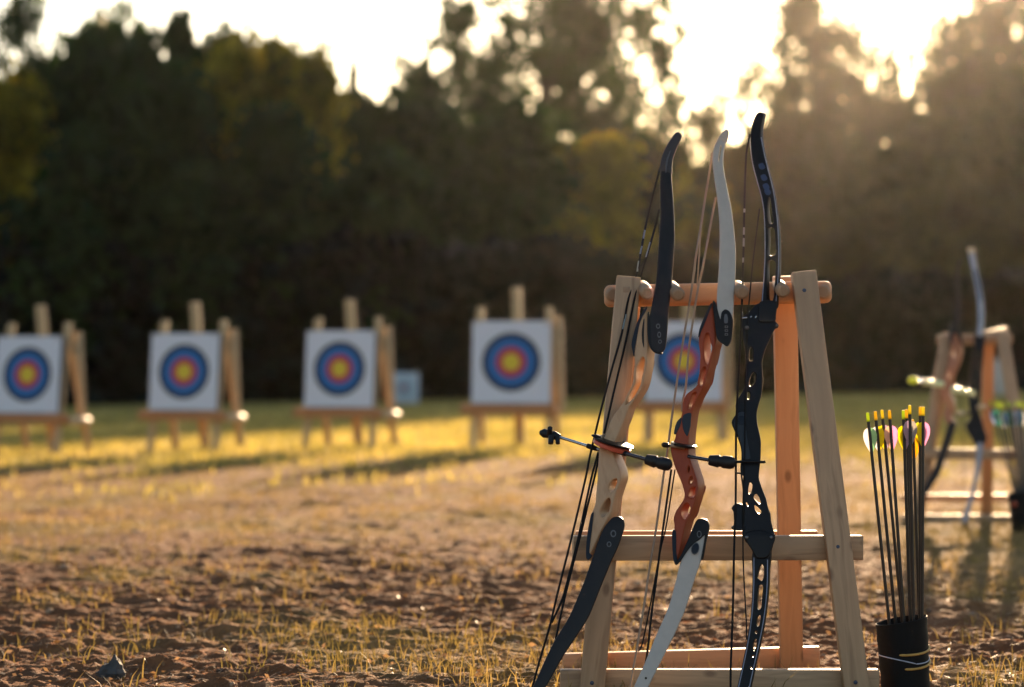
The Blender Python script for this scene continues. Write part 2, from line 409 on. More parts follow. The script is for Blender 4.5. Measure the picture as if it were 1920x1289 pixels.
# ------------------------------------------------------------------ forest
rng = np.random.default_rng(7)
def leaf_quads(C, size, tint, elong=1.7, flat=0.0):
    """rhombus leaves at centres C"""
    n = len(C)
    u = rng.normal(size=(n, 3)); u[:, 2] *= (1 - flat); u /= np.linalg.norm(u, axis=1)[:, None]
    w = rng.normal(size=(n, 3)); v = np.cross(u, w); v /= np.linalg.norm(v, axis=1)[:, None]
    s = size * rng.uniform(0.6, 1.4, n)[:, None]
    V = np.stack([C - u * s * elong * .5, C + v * s * .5, C + u * s * elong * .5, C - v * s * .5], 1).reshape(-1, 3)
    return V, np.repeat(tint, 4)
def crown_mesh(name, clumps, n_leaf, size):
    """clumps: (x,y,z,r) ; leaves near the shell of each clump, each clump with its own tint"""
    cl = np.array(clumps); wts = cl[:, 3] ** 2; wts /= wts.sum()
    idx = rng.choice(len(cl), n_leaf, p=wts)
    d = rng.normal(size=(n_leaf, 3)); d /= np.linalg.norm(d, axis=1)[:, None]
    rr = cl[idx, 3] * rng.uniform(0.15, 1.0, n_leaf) ** 0.45 * rng.uniform(0.8, 1.18, n_leaf)
    far = rng.uniform(0, 1, n_leaf) < 0.16; rr = np.where(far, rr * rng.uniform(1.0, 1.75, n_leaf), rr)
    C = cl[idx, :3] + d * rr[:, None] * np.array([1, 1, 0.8])
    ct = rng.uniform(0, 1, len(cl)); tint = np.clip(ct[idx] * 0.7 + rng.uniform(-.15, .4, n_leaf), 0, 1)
    V, T = leaf_quads(C, size, tint)
    return mesh_np(name, V, np.arange(len(V)).reshape(-1, 4), {'tint': T})
def tree_arch(kind, seed):
    """unit tree 10 m tall -> (trunk mesh, crown mesh)"""
    rnd = random.Random(seed)
    clumps, limbs = [], []
    H = 10.0
    bendx, bendy = rnd.uniform(-.5, .5), rnd.uniform(-.5, .5)
    axis = lambda t: Vector((bendx * t * t + .15 * math.sin(4 * t + seed), bendy * t * t, H * t))
    top = 0.93
    tr = [axis(t * top / 9) for t in range(10)]
    limbs.append((tr, [0.26 * (1 - 0.88 * i / 9) for i in range(10)]))
    if kind == 'broad': n, base, rad, cr, leaves, ls = 44, 0.22, 2.3, (0.75, 1.25), 6500, 0.27
    elif kind == 'airy': n, base, rad, cr, leaves, ls = 40, 0.28, 2.5, (0.38, 0.82), 5600, 0.15
    elif kind == 'cone': n, base, rad, cr, leaves, ls = 40, 0.12, 1.7, (0.40, 0.85), 4800, 0.25
    else: n, base, rad, cr, leaves, ls = 60, 0.20, 2.6, (0.5, 1.0), 15000, 0.115     # 'big'
    for i in range(n):
        t = base + (0.97 - base) * (i + rnd.random()) / n
        u = (t - base) / (1 - base)
        prof = (1 - u) ** 0.8 + 0.06 if kind == 'cone' else (math.sin(math.pi * min(1, (0.12 + 0.86 * u))) ** 0.6)
        a = i * 2.4 + rnd.uniform(-.5, .5); r = rad * prof * rnd.uniform(0.35, 1.0)
        p0 = axis(t * 0.88); rise = rnd.uniform(0.05, .5) * (0.3 if kind == 'cone' else 1)
        p1 = axis(t * 0.95) + Vector((math.cos(a) * r, math.sin(a) * r, rise))
        mid = (p0 + p1) / 2 + Vector((rnd.uniform(-.15, .15), rnd.uniform(-.15, .15), rnd.uniform(-.1, .25)))
        limbs.append(([p0, mid, p1], [0.085 * (1.1 - u), 0.05 * (1.1 - u), 0.015]))
        s = rnd.uniform(*cr) * (0.6 + 0.4 * prof)
        clumps.append((p1.x, p1.y, p1.z, s))
        if kind in ('airy', 'big'):
            for q in range(2):
                o = Vector((rnd.uniform(-1, 1), rnd.uniform(-1, 1), rnd.uniform(-.6, .8))) * 0.8
                clumps.append((p1.x + o.x, p1.y + o.y, p1.z + o.z, s * 0.7)); limbs.append(([p1, p1 + o], [0.018, 0.006]))
        elif kind == 'broad' and i % 2:
            c = (mid + p0) / 2; clumps.append((mid.x, mid.y, mid.z, s))
    V, Fa = [], []
    for pts, rd in limbs:
        v, f = tube_data(pts, rd, 6); o = len(V); V += v; Fa += [tuple(i + o for i in q) for q in f]
    tm = mesh_from('trunk', V, Fa); tm.materials.append(M['bark']); tm.shade_smooth()
    cm = crown_mesh('crown', clumps, leaves, ls)
    return tm, cm
ARCH = {}
for k, sds in (('broad', (1, 2, 3)), ('airy', (4, 5, 6)), ('cone', (7, 8)), ('big', (9,))):
    ARCH[k] = [tree_arch(k, s) for s in sds]
crown_cache = {}
def crown_variant(kind, i, leaf):
    key = (kind, i, leaf)
    if key not in crown_cache:
        me = ARCH[kind][i][1].copy(); me.name = 'crown'; me.materials.clear(); me.materials.append(M[leaf]); crown_cache[key] = me
    return crown_cache[key]
tree_n = [0]
def tree(px, top_y, d, wpx, kind, leaf, label, group, name='broadleaf_tree'):
    i = tree_n[0] % len(ARCH[kind]); tree_n[0] += 1
    x = (px - 960) / F * d; gz = float(ground_z(x, d)) - 0.05
    h = CAMH - (top_y - HORIZ) / F * d - gz
    rad = {'broad': 2.5, 'airy': 2.6, 'cone': 2.0, 'big': 3.3}[kind]
    w = wpx / F * d / 2 / rad
    root = thing(name, label, 'tree', (x, d, gz), group)
    root.rotation_euler = (0, 0, tree_n[0] * 1.7); root.scale = (w, w, h / 10.0)
    for nm, me in (('trunk', ARCH[kind][i][0]), ('crown', crown_variant(kind, i, leaf))):
        o = bpy.data.objects.new(nm, me); COL.objects.link(o); o.parent = root
    return root
GA, GB, GC = 'dark trees of the left wood edge', 'sparse backlit trees beyond the right field edge', 'tall trees behind the middle of the range'
# left wood edge (px, top, depth, width)
tree(28, -40, 84, 190, 'airy', 'leaf', 'airy tall tree at the left edge with sky showing through its top', GA)
tree(20, 120, 80, 210, 'broad', 'leaf_sunlit', 'golden lit green tree at the left edge below the airy crown', GA)
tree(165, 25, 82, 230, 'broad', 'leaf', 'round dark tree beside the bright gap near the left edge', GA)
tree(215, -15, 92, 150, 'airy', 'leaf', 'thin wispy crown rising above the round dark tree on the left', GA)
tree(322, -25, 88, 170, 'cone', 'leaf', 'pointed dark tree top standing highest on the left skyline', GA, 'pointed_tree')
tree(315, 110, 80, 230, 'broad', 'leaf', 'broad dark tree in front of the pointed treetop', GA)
tree(430, 70, 84, 210, 'broad', 'leaf_sunlit', 'golden lit tree right of the pointed treetop', GA)
tree(545, 60, 84, 200, 'broad', 'leaf_sunlit', 'golden lit round tree left of the open sky notch', GA)
tree(510, 190, 79, 240, 'broad', 'leaf', 'dark bushy tree below the golden round tree', GA)
tree(610, 100, 92, 160, 'airy', 'leaf', 'faint thin tree at the left end of the open sky notch', GA)
tree(668, 75, 96, 60, 'cone', 'leaf_far', 'slender feathery treetop standing alone in the sky notch', GA, 'pointed_tree')
tree(690, 165, 90, 200, 'broad', 'leaf', 'low round tree under the open sky notch', GA)
tree(120, 240, 78, 240, 'broad', 'leaf', 'shaded tree behind the leftmost target', GA)
tree(700, 270, 79, 260, 'broad', 'leaf', 'shaded tree above the target with the bright peg', GA)
tree(400, 300, 78, 260, 'broad', 'leaf', 'shaded tree above the second target from the left', GA)
# middle
tree(1010, -150, 130, 520, 'big', 'leaf', 'tallest tree in the middle, its leafy top running out of the photo', GC)
tree(865, -20, 122, 250, 'airy', 'leaf', 'loose crown with bright sky holes left of the tallest tree', GC)
tree(1175, -70, 136, 260, 'airy', 'leaf', 'loose crown with bright sky holes right of the tallest tree', GC)
tree(830, 165, 92, 280, 'broad', 'leaf', 'dense dark tree under the left side of the tallest tree', GC)
tree(980, 190, 94, 300, 'broad', 'leaf', 'dense dark tree under the middle of the tallest tree', GC)
tree(1110, 245, 96, 240, 'broad', 'leaf_sunlit', 'golden lit tree behind the black bow limb', GC)
tree(1240, 235, 150, 230, 'broad', 'leaf_sunlit', 'golden lit tree in the low gap behind the white bow limb', GC)
tree(1090, 395, 84, 150, 'broad', 'leaf_sunlit', 'small golden lit bush left of the black bow limb', GC, 'small_tree')
tree(1360, 140, 158, 140, 'airy', 'leaf_far', 'small sparse tree glowing in the bright gap above the white bow', GC)
# right side, far
tree(1540, -5, 160, 210, 'airy', 'leaf_far', 'sparse backlit tree right of the bright gap', GB)
tree(1585, 15, 166, 190, 'airy', 'leaf_far', 'thin backlit crown below the brightest patch of sky', GB)
tree(1540, 205, 158, 260, 'broad', 'leaf_far', 'dense hazy tree right of the tallest bow tip', GB)
tree(1400, 228, 160, 230, 'broad', 'leaf_far', 'dense hazy tree directly behind the tallest bow tip', GB)
tree(1700, 195, 157, 250, 'broad', 'leaf_far', 'dense hazy tree under the brightest patch of sky', GB)
tree(1825, -25, 168, 250, 'airy', 'leaf_far', 'tall open tree near the right edge against the glow', GB)
tree(1915, -60, 172, 260, 'airy', 'leaf_far', 'tall leafy tree filling the right edge', GB)
tree(1830, 185, 160, 280, 'broad', 'leaf_far', 'hazy tree above the small black bow', GB)
tree(1930, 120, 156, 230, 'broad', 'leaf_far', 'shaded tree cut by the right edge of the photo', GB)
tree(1490, -60, 164, 190, 'airy', 'leaf_far', 'faint airy crown above the tallest bow at the top of the photo', GB)
tree(1650, 60, 163, 200, 'airy', 'leaf_far', 'thin crown crossing the brightest patch of sky', GB)
tree(1770, 0, 167, 200, 'airy', 'leaf_far', 'tall thin tree on the right side of the brightest sky patch', GB)
tree(1880, -50, 170, 220, 'airy', 'leaf_far', 'leafy top spreading over the upper right corner', GB)
tree(1300, 185, 156, 170, 'airy', 'leaf_far', 'low sparse tree at the bottom of the bright gap', GC)
tree(250, 40, 86, 220, 'broad', 'leaf', 'full dark crown between the round tree and the pointed tree', GA)
tree(400, 35, 88, 200, 'broad', 'leaf', 'full dark crown just right of the pointed treetop', GA)
tree(480, 45, 87, 200, 'broad', 'leaf_sunlit', 'broad golden lit crown left of the golden round tree', GA)
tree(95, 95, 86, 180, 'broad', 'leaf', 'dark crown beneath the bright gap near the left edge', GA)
tree(565, 75, 82, 170, 'broad', 'leaf_sunlit', 'golden lit crown sloping down to the open sky notch', GA)
tree(790, 120, 100, 200, 'broad', 'leaf', 'dark crown at the right end of the open sky notch', GA)
# outside the frame, still in the wood line
for q, (px_, t_, d_) in enumerate(((-150, 40, 84), (-330, 80, 88), (2080, 90, 165), (2280, 110, 168), (2440, 100, 166), (2600, 120, 168), (2190, 200, 158), (2390, 220, 158), (2560, 230, 158))):
    tree(px_, t_, d_, 260, 'broad', 'leaf' if px_ < 0 else 'leaf_far', 'dark tree of the wood beyond the photo edge', 'trees beyond the photo edge')

def mass(name, x0, x1, y0, y1, hfun, n, size, leaf, label):
    x = rng.uniform(x0, x1, n); y = rng.uniform(y0, y1, n)
    top = hfun(x) * (0.72 + 0.5 * fbm(x * 0.6, y * 0.3, 77, 3))
    z = rng.uniform(0, 1, n) ** 0.9 * top + ground_z(x, y)
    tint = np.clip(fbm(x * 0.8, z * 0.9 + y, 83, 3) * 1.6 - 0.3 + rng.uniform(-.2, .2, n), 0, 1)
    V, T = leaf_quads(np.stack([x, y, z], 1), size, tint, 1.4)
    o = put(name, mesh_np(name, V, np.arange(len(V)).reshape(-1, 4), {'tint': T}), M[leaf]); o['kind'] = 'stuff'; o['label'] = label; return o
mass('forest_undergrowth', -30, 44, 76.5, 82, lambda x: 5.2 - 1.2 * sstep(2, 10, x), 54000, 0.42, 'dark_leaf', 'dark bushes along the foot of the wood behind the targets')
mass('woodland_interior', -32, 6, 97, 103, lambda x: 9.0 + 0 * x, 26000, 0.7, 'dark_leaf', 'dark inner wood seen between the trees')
mass('distant_woodland', 2, 90, 172, 184, lambda x: 15.5 + 0 * x, 40000, 1.1, 'leaf_far', 'hazy far wood behind the right trees')

# ------------------------------------------------------------------ bow racks
def rod(name, A, B, r, mat, parent, n=20, bev=0.15):
    A, B = Vector(A), Vector(B); t = (B - A); e = min(r * bev * 2, t.length * .2)
    t.normalize()
    return tubes(name, [([A, A + t * 1e-4, A + t * e, B - t * e, B - t * 1e-4, B], [r * .55, r * .72, r, r, r * .72, r * .55])], mat, parent, n)
def pm(px, d): return px * d / F

rack = thing('bow_rack', 'pale pine A-frame rack holding three recurve bows', 'bow rack', tuple(P(1350, 1305, 6.45) * 1.0))
def dleg(py): return 6.2 + 0.21 * (1305 - py) / 790
def leg_line(x0, y0, x1, y1, f): return P(x0, y0, f(y0)), P(x1, y1, f(y1))
yb = 1306
beam('leg', *leg_line(1178.5, 521, 1109, yb, lambda y: dleg(y)), pm(46, 6.3), 0.038, M['pine'], rack)
beam('leg', *leg_line(1506, 511, 1607.5, yb, lambda y: dleg(y)), pm(47, 6.3), 0.038, M['pine'], rack)
drear = lambda y: 6.73 - 0.19 * (1256 - y) / 735
beam('leg', *leg_line(1471, 519, 1484, 1260, drear), pm(43, 6.65), 0.04, M['pine_bounce'], rack)
beam('leg', *leg_line(1182, 530, 1114, 1264, drear), pm(43, 6.65), 0.04, M['pine_bounce'], rack)
beam('top_bar', P(1133, 556, 6.466), P(1558, 548, 6.466), pm(41, 6.46), 0.062, M['pine_bounce'], rack, bev=0.016, seg=4, xdir=Vector((0, 0, 1)))
for (a, b, c, d_) in ((1203, 538, 1214, 550), (1257, 538, 1272, 553), (1381, 538, 1392, 549), (1459, 536, 1468, 546)):
    rod('peg', P(a, b, 6.45), P(c, d_, 6.325), pm(13, 6.33), M['dowel'], rack)
for a, c in ((1147, 1150), (1541, 1544)):
    rod('peg', P(a, 551 if a < 1300 else 546, 6.46), P(c, 553 if a < 1300 else 548, 6.425), pm(14, 6.4), M['dowel'], rack)
beam('middle_rail', P(1074, 1028, 6.232), P(1616, 1027, 6.312), pm(46, 6.27), 0.038, M['pine'], rack, xdir=Vector((0, 0, 1)))
beam('middle_rail', P(1079, 1019, 6.705), P(1532, 1018, 6.715), pm(46, 6.7), 0.036, M['pine_bounce'], rack, xdir=Vector((0, 0, 1)))
beam('bottom_rail', P(1050, 1281, 6.251), P(1647, 1281, 6.251), pm(52, 6.25), 0.040, M['pine'], rack, xdir=Vector((0, 0, 1)))
beam('bottom_rail', P(1055, 1245, 6.765), P(1536, 1231, 6.775), pm(38, 6.77), 0.036, M['pine_bounce'], rack, xdir=Vector((0, 0, 1)))
for bx, by in ((1508, 545), (1571, 1026), (1604, 1280), (1110, 1281)):
    c = P(bx, by, dleg(by) - 0.0185)
    rod('bolt', c + Vector((0, .01, 0)), c - Vector((0, .003, 0)), 0.0055, M['bolt'], rack, 12)
c = P(1174, 547, dleg(547) - 0.0187)
beam('joint_plug', c + Vector((0, 0, -.013)), c + Vector((0, 0, .013)), 0.018, 0.003, M['dowel'], rack, bev=0.0008)

# ------------------------------------------------------------------ bows
dbow = lambda py: 6.04 + 0.32 * (1322 - py) / 765
def dface(off): return lambda py: dbow(py) + off
def strand(pts, off=0.0, r=0.0029):
    pts = crom(pts, False, 4)
    return [P(x, y, dbow(y) + off) for x, y in pts], r
def servings(segs, off, r, mat, parent):
    for ab in segs: tubes('serving', [([P(x, y, dbow(y) + off - 0.0005) for x, y in ab], r)], M[mat], parent, 8)
def bow(label):
    return thing('recurve_bow', label, 'bow', tuple(P(1180, 1322, 6.04)), 'recurve bows standing on the near rack')

# --- bow 1 : black limbs, pale wood riser
b1 = bow('recurve bow with plain black limbs and a pale wooden riser'); b1.location = P(990, 1322, 6.04)
up1 = [(1271, 248.5), (1277.5, 254), (1275.7, 261), (1267, 280), (1261, 297), (1259, 313), (1258.6, 333), (1261, 359.5), (1262.8, 387.5), (1264, 411), (1264.8, 440), (1263.5, 473), (1259.6, 528.7), (1256, 560), (1253, 592.6), (1251, 621), (1249, 641.5), (1246.5, 655), (1239.3, 662), (1228, 660), (1220, 650), (1217, 630), (1217, 600), (1221, 576.3), (1224, 560), (1229.3, 528.7), (1233, 480), (1236.4, 430), (1236.9, 379.7), (1237.2, 339.4), (1237.6, 314.5), (1240.7, 297.5), (1246.2, 282), (1254.7, 266.4), (1264, 253.2)]
ul = plate('upper_limb', up1, M['black_limb'], b1, dface(-0.012), 0.011, 0.002, bev=0.0035)
plate('limb_tip', [(1271, 247.6), (1278.2, 253.5), (1276.4, 261), (1267.8, 280), (1261.9, 297), (1259.9, 313), (1259, 327), (1250, 322), (1237.0, 320), (1237.0, 313), (1240, 297.3), (1245.5, 281.6), (1254, 265.8), (1263.4, 252.3)], M['black_tip'], ul, dface(-0.013), 0.013, 0.002, bev=0.002)
tubes('tip_groove', [([P(x, y, dbow(y) - 0.0135) for x, y in ((1257, 283), (1251.5, 298), (1249, 312), (1248.5, 324))], [0.0008, 0.0022, 0.0022, 0.0010])], M['print_grey'], ul, 8)
lo1 = [(1144.8, 974), (1150.7, 970), (1159.6, 969), (1168.4, 974), (1171, 984.6), (1168.4, 998), (1158, 1027.4), (1146.3, 1052.4), (1139, 1070), (1125.2, 1103.8), (1104, 1156), (1082.7, 1190.7), (1055.7, 1231), (1028.6, 1279.6), (1010, 1308), (997, 1321), (986, 1322), (989, 1308), (1001.6, 1283.4), (1015, 1252.5), (1038.3, 1204), (1067.3, 1156), (1094.3, 1092), (1112.7, 1040), (1120, 1018), (1131, 992)]
plate('lower_limb', lo1, M['black_limb'], b1, dface(-0.012), 0.011, 0.002, bev=0.0035)
left1 = [(1211, 577), (1203, 590), (1195.8, 603.4), (1188.5, 630.6), (1186, 650), (1188.5, 668.6), (1189.3, 693.3), (1186.4, 714), (1181, 730), (1169.8, 752), (1156, 771), (1143.8, 790), (1139, 806), (1131, 823), (1123.4, 840), (1121, 869), (1119.3, 900), (1117, 925), (1115.4, 945), (1109, 965), (1103, 995), (1100, 1027), (1102, 1044)]
div1 = [(1108, 1036), (1122, 1006), (1134.5, 981.7), (1144.8, 962.5), (1149.3, 946), (1153.7, 928.6), (1163.3, 899), (1161.5, 882), (1155, 866), (1149.5, 850), (1149, 836), (1159, 815), (1166, 798), (1171.4, 784.5), (1178, 766), (1191, 747), (1204, 722.6), (1210.5, 692), (1213, 668), (1216, 640), (1215, 606)]
h1a = [(1205.5, 670), (1209, 678.6), (1207, 692), (1203, 707), (1201, 719), (1195, 734), (1183, 750), (1172, 759.6), (1176, 746), (1184, 731.6), (1190.8, 717), (1192, 693), (1200, 675)]
h1b = [(1155, 898.4), (1156, 904), (1152, 915.4), (1145.6, 924.2), (1141, 919.8), (1141, 911), (1146.3, 902)]
h1c = [(1142.6, 935.3), (1144, 945), (1140.4, 959.6), (1130, 970), (1125, 966), (1125, 957), (1131.6, 943.4), (1138, 936)]
plate('riser', left1 + div1, M['riser_pale'], b1, dface(-0.004), 0.048, 0.024, [h1a, h1b, h1c], bev=0.004, bres=3)
plate('limb_pocket', [(1211, 575.5), (1213.5, 579), (1205, 594), (1199, 608), (1194.5, 632), (1191, 652), (1188.8, 669), (1185.5, 657), (1184, 646), (1187, 630), (1195.6, 602)], M['pad_blue'], b1, dface(-0.009), 0.05, 0.004, bev=0.002)
plate('limb_pocket', [(1108, 965.5), (1113, 962), (1111, 985), (1107, 1015), (1105, 1036), (1110, 1043), (1104, 1050), (1099, 1046.5), (1098.6, 1027.4), (1102, 995)], M['pad_blue'], b1, dface(-0.009), 0.05, 0.004, bev=0.002)
plate('pocket_seam', [(1206.5, 600), (1208.5, 600), (1207.5, 625), (1207.5, 652), (1204, 640), (1203.5, 620)], M['pad'], b1, dface(-0.0055), 0.006, 0, bev=0.0005)
plate('limb_pad', [(1213.8, 590), (1216.5, 586), (1219.5, 610), (1219.5, 640), (1224, 653), (1232, 660), (1241, 662), (1239, 665), (1227.3, 662), (1219.2, 653), (1214.8, 639), (1213.4, 618)], M['pad'], b1, dface(-0.0145), 0.02, 0.004, bev=0.0015)
for cx, cy, rx, ry in ((1234, 612, 4, 5), (1236, 628, 3.6, 6), (1237.5, 641, 3.4, 4)):
    plate('limb_print', [(cx + rx * math.cos(a), cy + ry * math.sin(a)) for a in np.linspace(0, 6.28, 11)[:-1]], M['print_grey'], b1, dface(-0.0128), 0.002, 0, bev=0.0003,
          holes=[[(cx + rx * .55 * math.cos(a), cy + ry * .55 * math.sin(a)) for a in np.linspace(0, 6.28, 9)[:-1]]], sub=2, bres=0)
for cx, cy, rx, ry in ((1150, 1001, 5.5, 7), (1142, 1021, 4.5, 5.5)):
    plate('limb_print', [(cx + rx * math.cos(a), cy + ry * math.sin(a)) for a in np.linspace(0, 6.28, 11)[:-1]], M['print_grey'], b1, dface(-0.0128), 0.002, 0, bev=0.0003,
          holes=[[(cx + rx * .6 * math.cos(a), cy + ry * .6 * math.sin(a)) for a in np.linspace(0, 6.28, 9)[:-1]]], sub=2, bres=0)
sA = [(1237.5, 316), (1226, 360), (1211, 422), (1202, 470), (1194, 515), (1178.5, 560), (1166, 625), (1147.8, 690), (1127.5, 766), (1113, 826), (1104.7, 862), (1097.3, 900), (1072, 1007), (1046.6, 1108), (1030.8, 1175), (1010, 1245), (992, 1312)]
sB = [(1236, 393), (1224.4, 440), (1207, 500), (1195, 540), (1189.3, 562), (1174, 638), (1161.7, 690), (1147, 752), (1133, 813)]
sC = [(1122, 848), (1108, 900), (1084.7, 1007), (1064, 1090), (1052, 1130), (1034, 1168)]
sD = [(1125, 850), (1113.6, 900), (1088, 1005), (1062, 1108), (1050, 1160), (1041, 1205)]
st = tubes('bowstring', [strand(q, 0.02) for q in (sA, sB, sC, sD)], M['string_black'], b1, 8)
servings((((1209, 432), (1206, 448)), ((1203.5, 462), (1200.5, 477)), ((1198, 490), (1195, 510)), ((1219.5, 455), (1211.5, 483)), ((1173.5, 590), (1167.5, 618))), 0.02, 0.0027, 'serving', st)
def disc(name, c, ax, ay, h, mat, parent, n=40):
    V, Fa = [], []
    nrm = ax.cross(ay).normalized()
    if nrm.z < 0: nrm = -nrm
    prof = ((0.90, -h / 2), (1.0, -h * .3), (1.0, h * .3), (0.90, h / 2))
    for s, z in prof:
        for k in range(n):
            a = 2 * math.pi * k / n; V.append(c + ax * math.cos(a) * s + ay * math.sin(a) * s + nrm * z)
    for i in range(3):
        for k in range(n): Fa.append((i * n + k, i * n + (k + 1) % n, (i + 1) * n + (k + 1) % n, (i + 1) * n + k))
    Fa.append(tuple(range(n - 1, -1, -1))); Fa.append(tuple(3 * n + k for k in range(n)))
    return put(name, mesh_from(name, V, Fa), mat, parent, None, 40)
dc = P(1149, 831.5, dbow(830) + 0.014)
disc('arrow_shelf', dc + Vector((0.001, 0, .0035)), Vector((0.051, 0, -0.017)), Vector((0.012, 0.058, 0.004)), 0.007, M['black_metal'], b1)
disc('shelf_band', dc + Vector((-.002, 0, -.007)), Vector((0.047, 0, -0.0165)), Vector((0.012, 0.055, 0.004)), 0.014, M['red_band'], b1)
tubes('shelf_horn', [([P(1125, 821, 6.235), P(1116, 818, 6.225), P(1109.5, 816.5, 6.222)], [0.004, 0.0048, 0.0025])], M['pad_blue'], b1, 10)
def stabilizer(parent, A, B, d0, d1, ra, dampA=None, dampB=None, mat='steel'):
    a, b = P(A[0], A[1], d0), P(B[0], B[1], d1)
    return tubes('stabilizer_rod', [([a, b], ra)], M[mat], parent, 14)
def damper(parent, A, B, d0, d1, r):
    a, b = P(A[0], A[1], d0), P(B[0], B[1], d1)
    prof = ((0, .55), (.03, .8), (.22, .92), (.36, 1), (.40, .84), (.5, .84), (.54, 1), (.8, 1.02), (.93, .85), (1, .4))
    return tubes('damper', [([a.lerp(b, t) for t, _ in prof], [r * s for _, s in prof])], M['rubber'], parent, 24)
stabilizer(b1, (1046, 819), (1124, 843.5), 6.33, 6.27, 0.0042)
tubes('rod_mount', [([P(1101, 836, 6.286), P(1112, 839.6, 6.28), P(1124, 844, 6.272)], [0.0065, 0.0075, 0.0045])], M['black_metal'], b1, 14)
stabilizer(b1, (1160, 847), (1215, 862.5), 6.235, 6.20, 0.0052, mat='dark_steel')
tubes('rod_mount', [([P(1158, 846.5, 6.237), P(1175, 851.5, 6.226)], 0.0068)], M['black_metal'], b1, 14)
damper(b1, (1211, 861.5), (1259, 873.5), 6.203, 6.172, 0.0165)
hd = tubes('damper', [([P(1050, 820, 6.328), P(1040, 817, 6.335), P(1030, 814.5, 6.34), P(1020, 812.5, 6.345), P(1013, 811.5, 6.35)], [0.007, 0.0115, 0.0105, 0.0125, 0.006])], M['rubber'], b1, 20)
tubes('damper_knob', [([P(1030, 816, 6.33), P(1031.5, 803, 6.31)], [0.008, 0.0065]), ([P(1034, 818, 6.32), P(1032.5, 832, 6.31)], [0.008, 0.007]), ([P(1045, 820, 6.32), P(1046, 832, 6.31)], [0.006, 0.006])], M['rubber'], hd, 14)

# --- bow 2 : white limbs, red riser
b2 = bow('recurve bow with white limbs and an orange red riser'); b2.location = P(1190, 1322, 6.04)
up2 = [(1361.8, 243), (1366, 248.6), (1358.9, 273), (1356, 296), (1356.5, 316), (1363.2, 353), (1371.8, 396.4), (1377, 442.3), (1379.3, 473.8), (1378.4, 516.9), (1377, 545), (1374.7, 590), (1370, 640), (1350, 640), (1346, 600), (1343.7, 565.6), (1344.5, 545.5), (1347.4, 502.5), (1348.8, 459.5), (1348.4, 416.5), (1344.5, 373.4), (1337.4, 324.7), (1335.6, 296), (1340.2, 273), (1351.7, 253)]
slot2 = [(1352, 273), (1352.6, 276), (1350.6, 288), (1348.6, 300), (1347.6, 303), (1347.4, 300), (1348.6, 288), (1350.6, 276)]
ul = plate('upper_limb', up2, M['white_limb'], b2, dface(-0.012), 0.011, 0.002, [slot2], bev=0.003)
plate('limb_tip', [(1362, 242.3), (1366.8, 248.5), (1361, 268), (1350, 263), (1339.5, 276), (1339.6, 272.6), (1351, 252.3)], M['tan_tip'], ul, dface(-0.0132), 0.0132, 0.002, bev=0.002)
lo2 = [(1308, 992), (1320, 990), (1325, 1003), (1314.6, 1049), (1304.5, 1080), (1297.3, 1102), (1284.6, 1143.3), (1265.5, 1187.7), (1240.2, 1238.5), (1214.8, 1289), (1203, 1312), (1194, 1322), (1185, 1320), (1184, 1306), (1189.4, 1286), (1208.4, 1245), (1230.6, 1191), (1252.8, 1140), (1265.5, 1095.7), (1275, 1057.7), (1284, 1035), (1296, 1015)]
ll = plate('lower_limb', lo2, M['white_limb'], b2, dface(-0.012), 0.011, 0.002, bev=0.003)
rod('limb_screw', P(1211, 1272, dbow(1272) - .0105), P(1211, 1272, dbow(1272) - .0135), 0.003, M['pad'], ll, 10)
left2 = [(1335, 567), (1327, 583), (1318, 603), (1310.5, 628), (1309.5, 645), (1312, 666.4), (1311, 690), (1310, 702), (1306.8, 721), (1299, 730), (1286.3, 739.7), (1279.5, 755), (1278.6, 772.2), (1275, 786), (1268, 803), (1265, 822), (1257, 837), (1257, 846), (1262.4, 869.5), (1270, 889), (1276.6, 904.8), (1282.5, 926), (1279.7, 939), (1267.3, 957.6), (1262.3, 971.6), (1263.5, 987), (1262, 1010), (1263.4, 1042), (1267.5, 1056)]
div2 = [(1274, 1036), (1281.2, 1000), (1288, 976), (1295.2, 962), (1303.7, 937.4), (1307.6, 915.7), (1306, 900), (1294.9, 866), (1290.6, 850.7), (1290.6, 825), (1293.2, 799.5), (1298.3, 768.8), (1306.8, 748.3), (1318.8, 726), (1323, 710.7), (1329, 690), (1336.6, 660.6), (1342, 640), (1341, 610), (1338, 585)]
H2 = [[(1328.4, 626.8), (1331.3, 642), (1334.2, 651.3), (1333, 661.8), (1328.4, 681.5), (1325, 683.3), (1321.4, 675.7), (1319.5, 661.8), (1319.5, 643), (1323, 626.8)],
      [(1322, 689), (1322.9, 699), (1319.5, 717), (1315.3, 724), (1311, 723), (1311.5, 714), (1315.3, 697), (1318, 690)],
      [(1305, 736.3), (1302.5, 748.3), (1296.6, 763.6), (1289.7, 766.7), (1290.6, 760), (1294.9, 748), (1298.3, 739)],
      [(1291, 874), (1292.5, 880), (1290.5, 886), (1289, 881)],
      [(1296.8, 894), (1298.3, 901.7), (1295.2, 908), (1292, 906.4), (1292, 898.6)],
      [(1306, 915), (1303, 926.6), (1298.3, 934.3), (1292, 933.6), (1290.5, 929), (1295.2, 916)],
      [(1289, 944.4), (1294, 954.5), (1289.8, 968), (1282.8, 974), (1277.3, 967), (1276.6, 958), (1282.8, 947)]]
rz = plate('riser', left2 + div2, M['riser_red'], b2, dface(-0.004), 0.048, 0.024, H2, bev=0.004, bres=3)
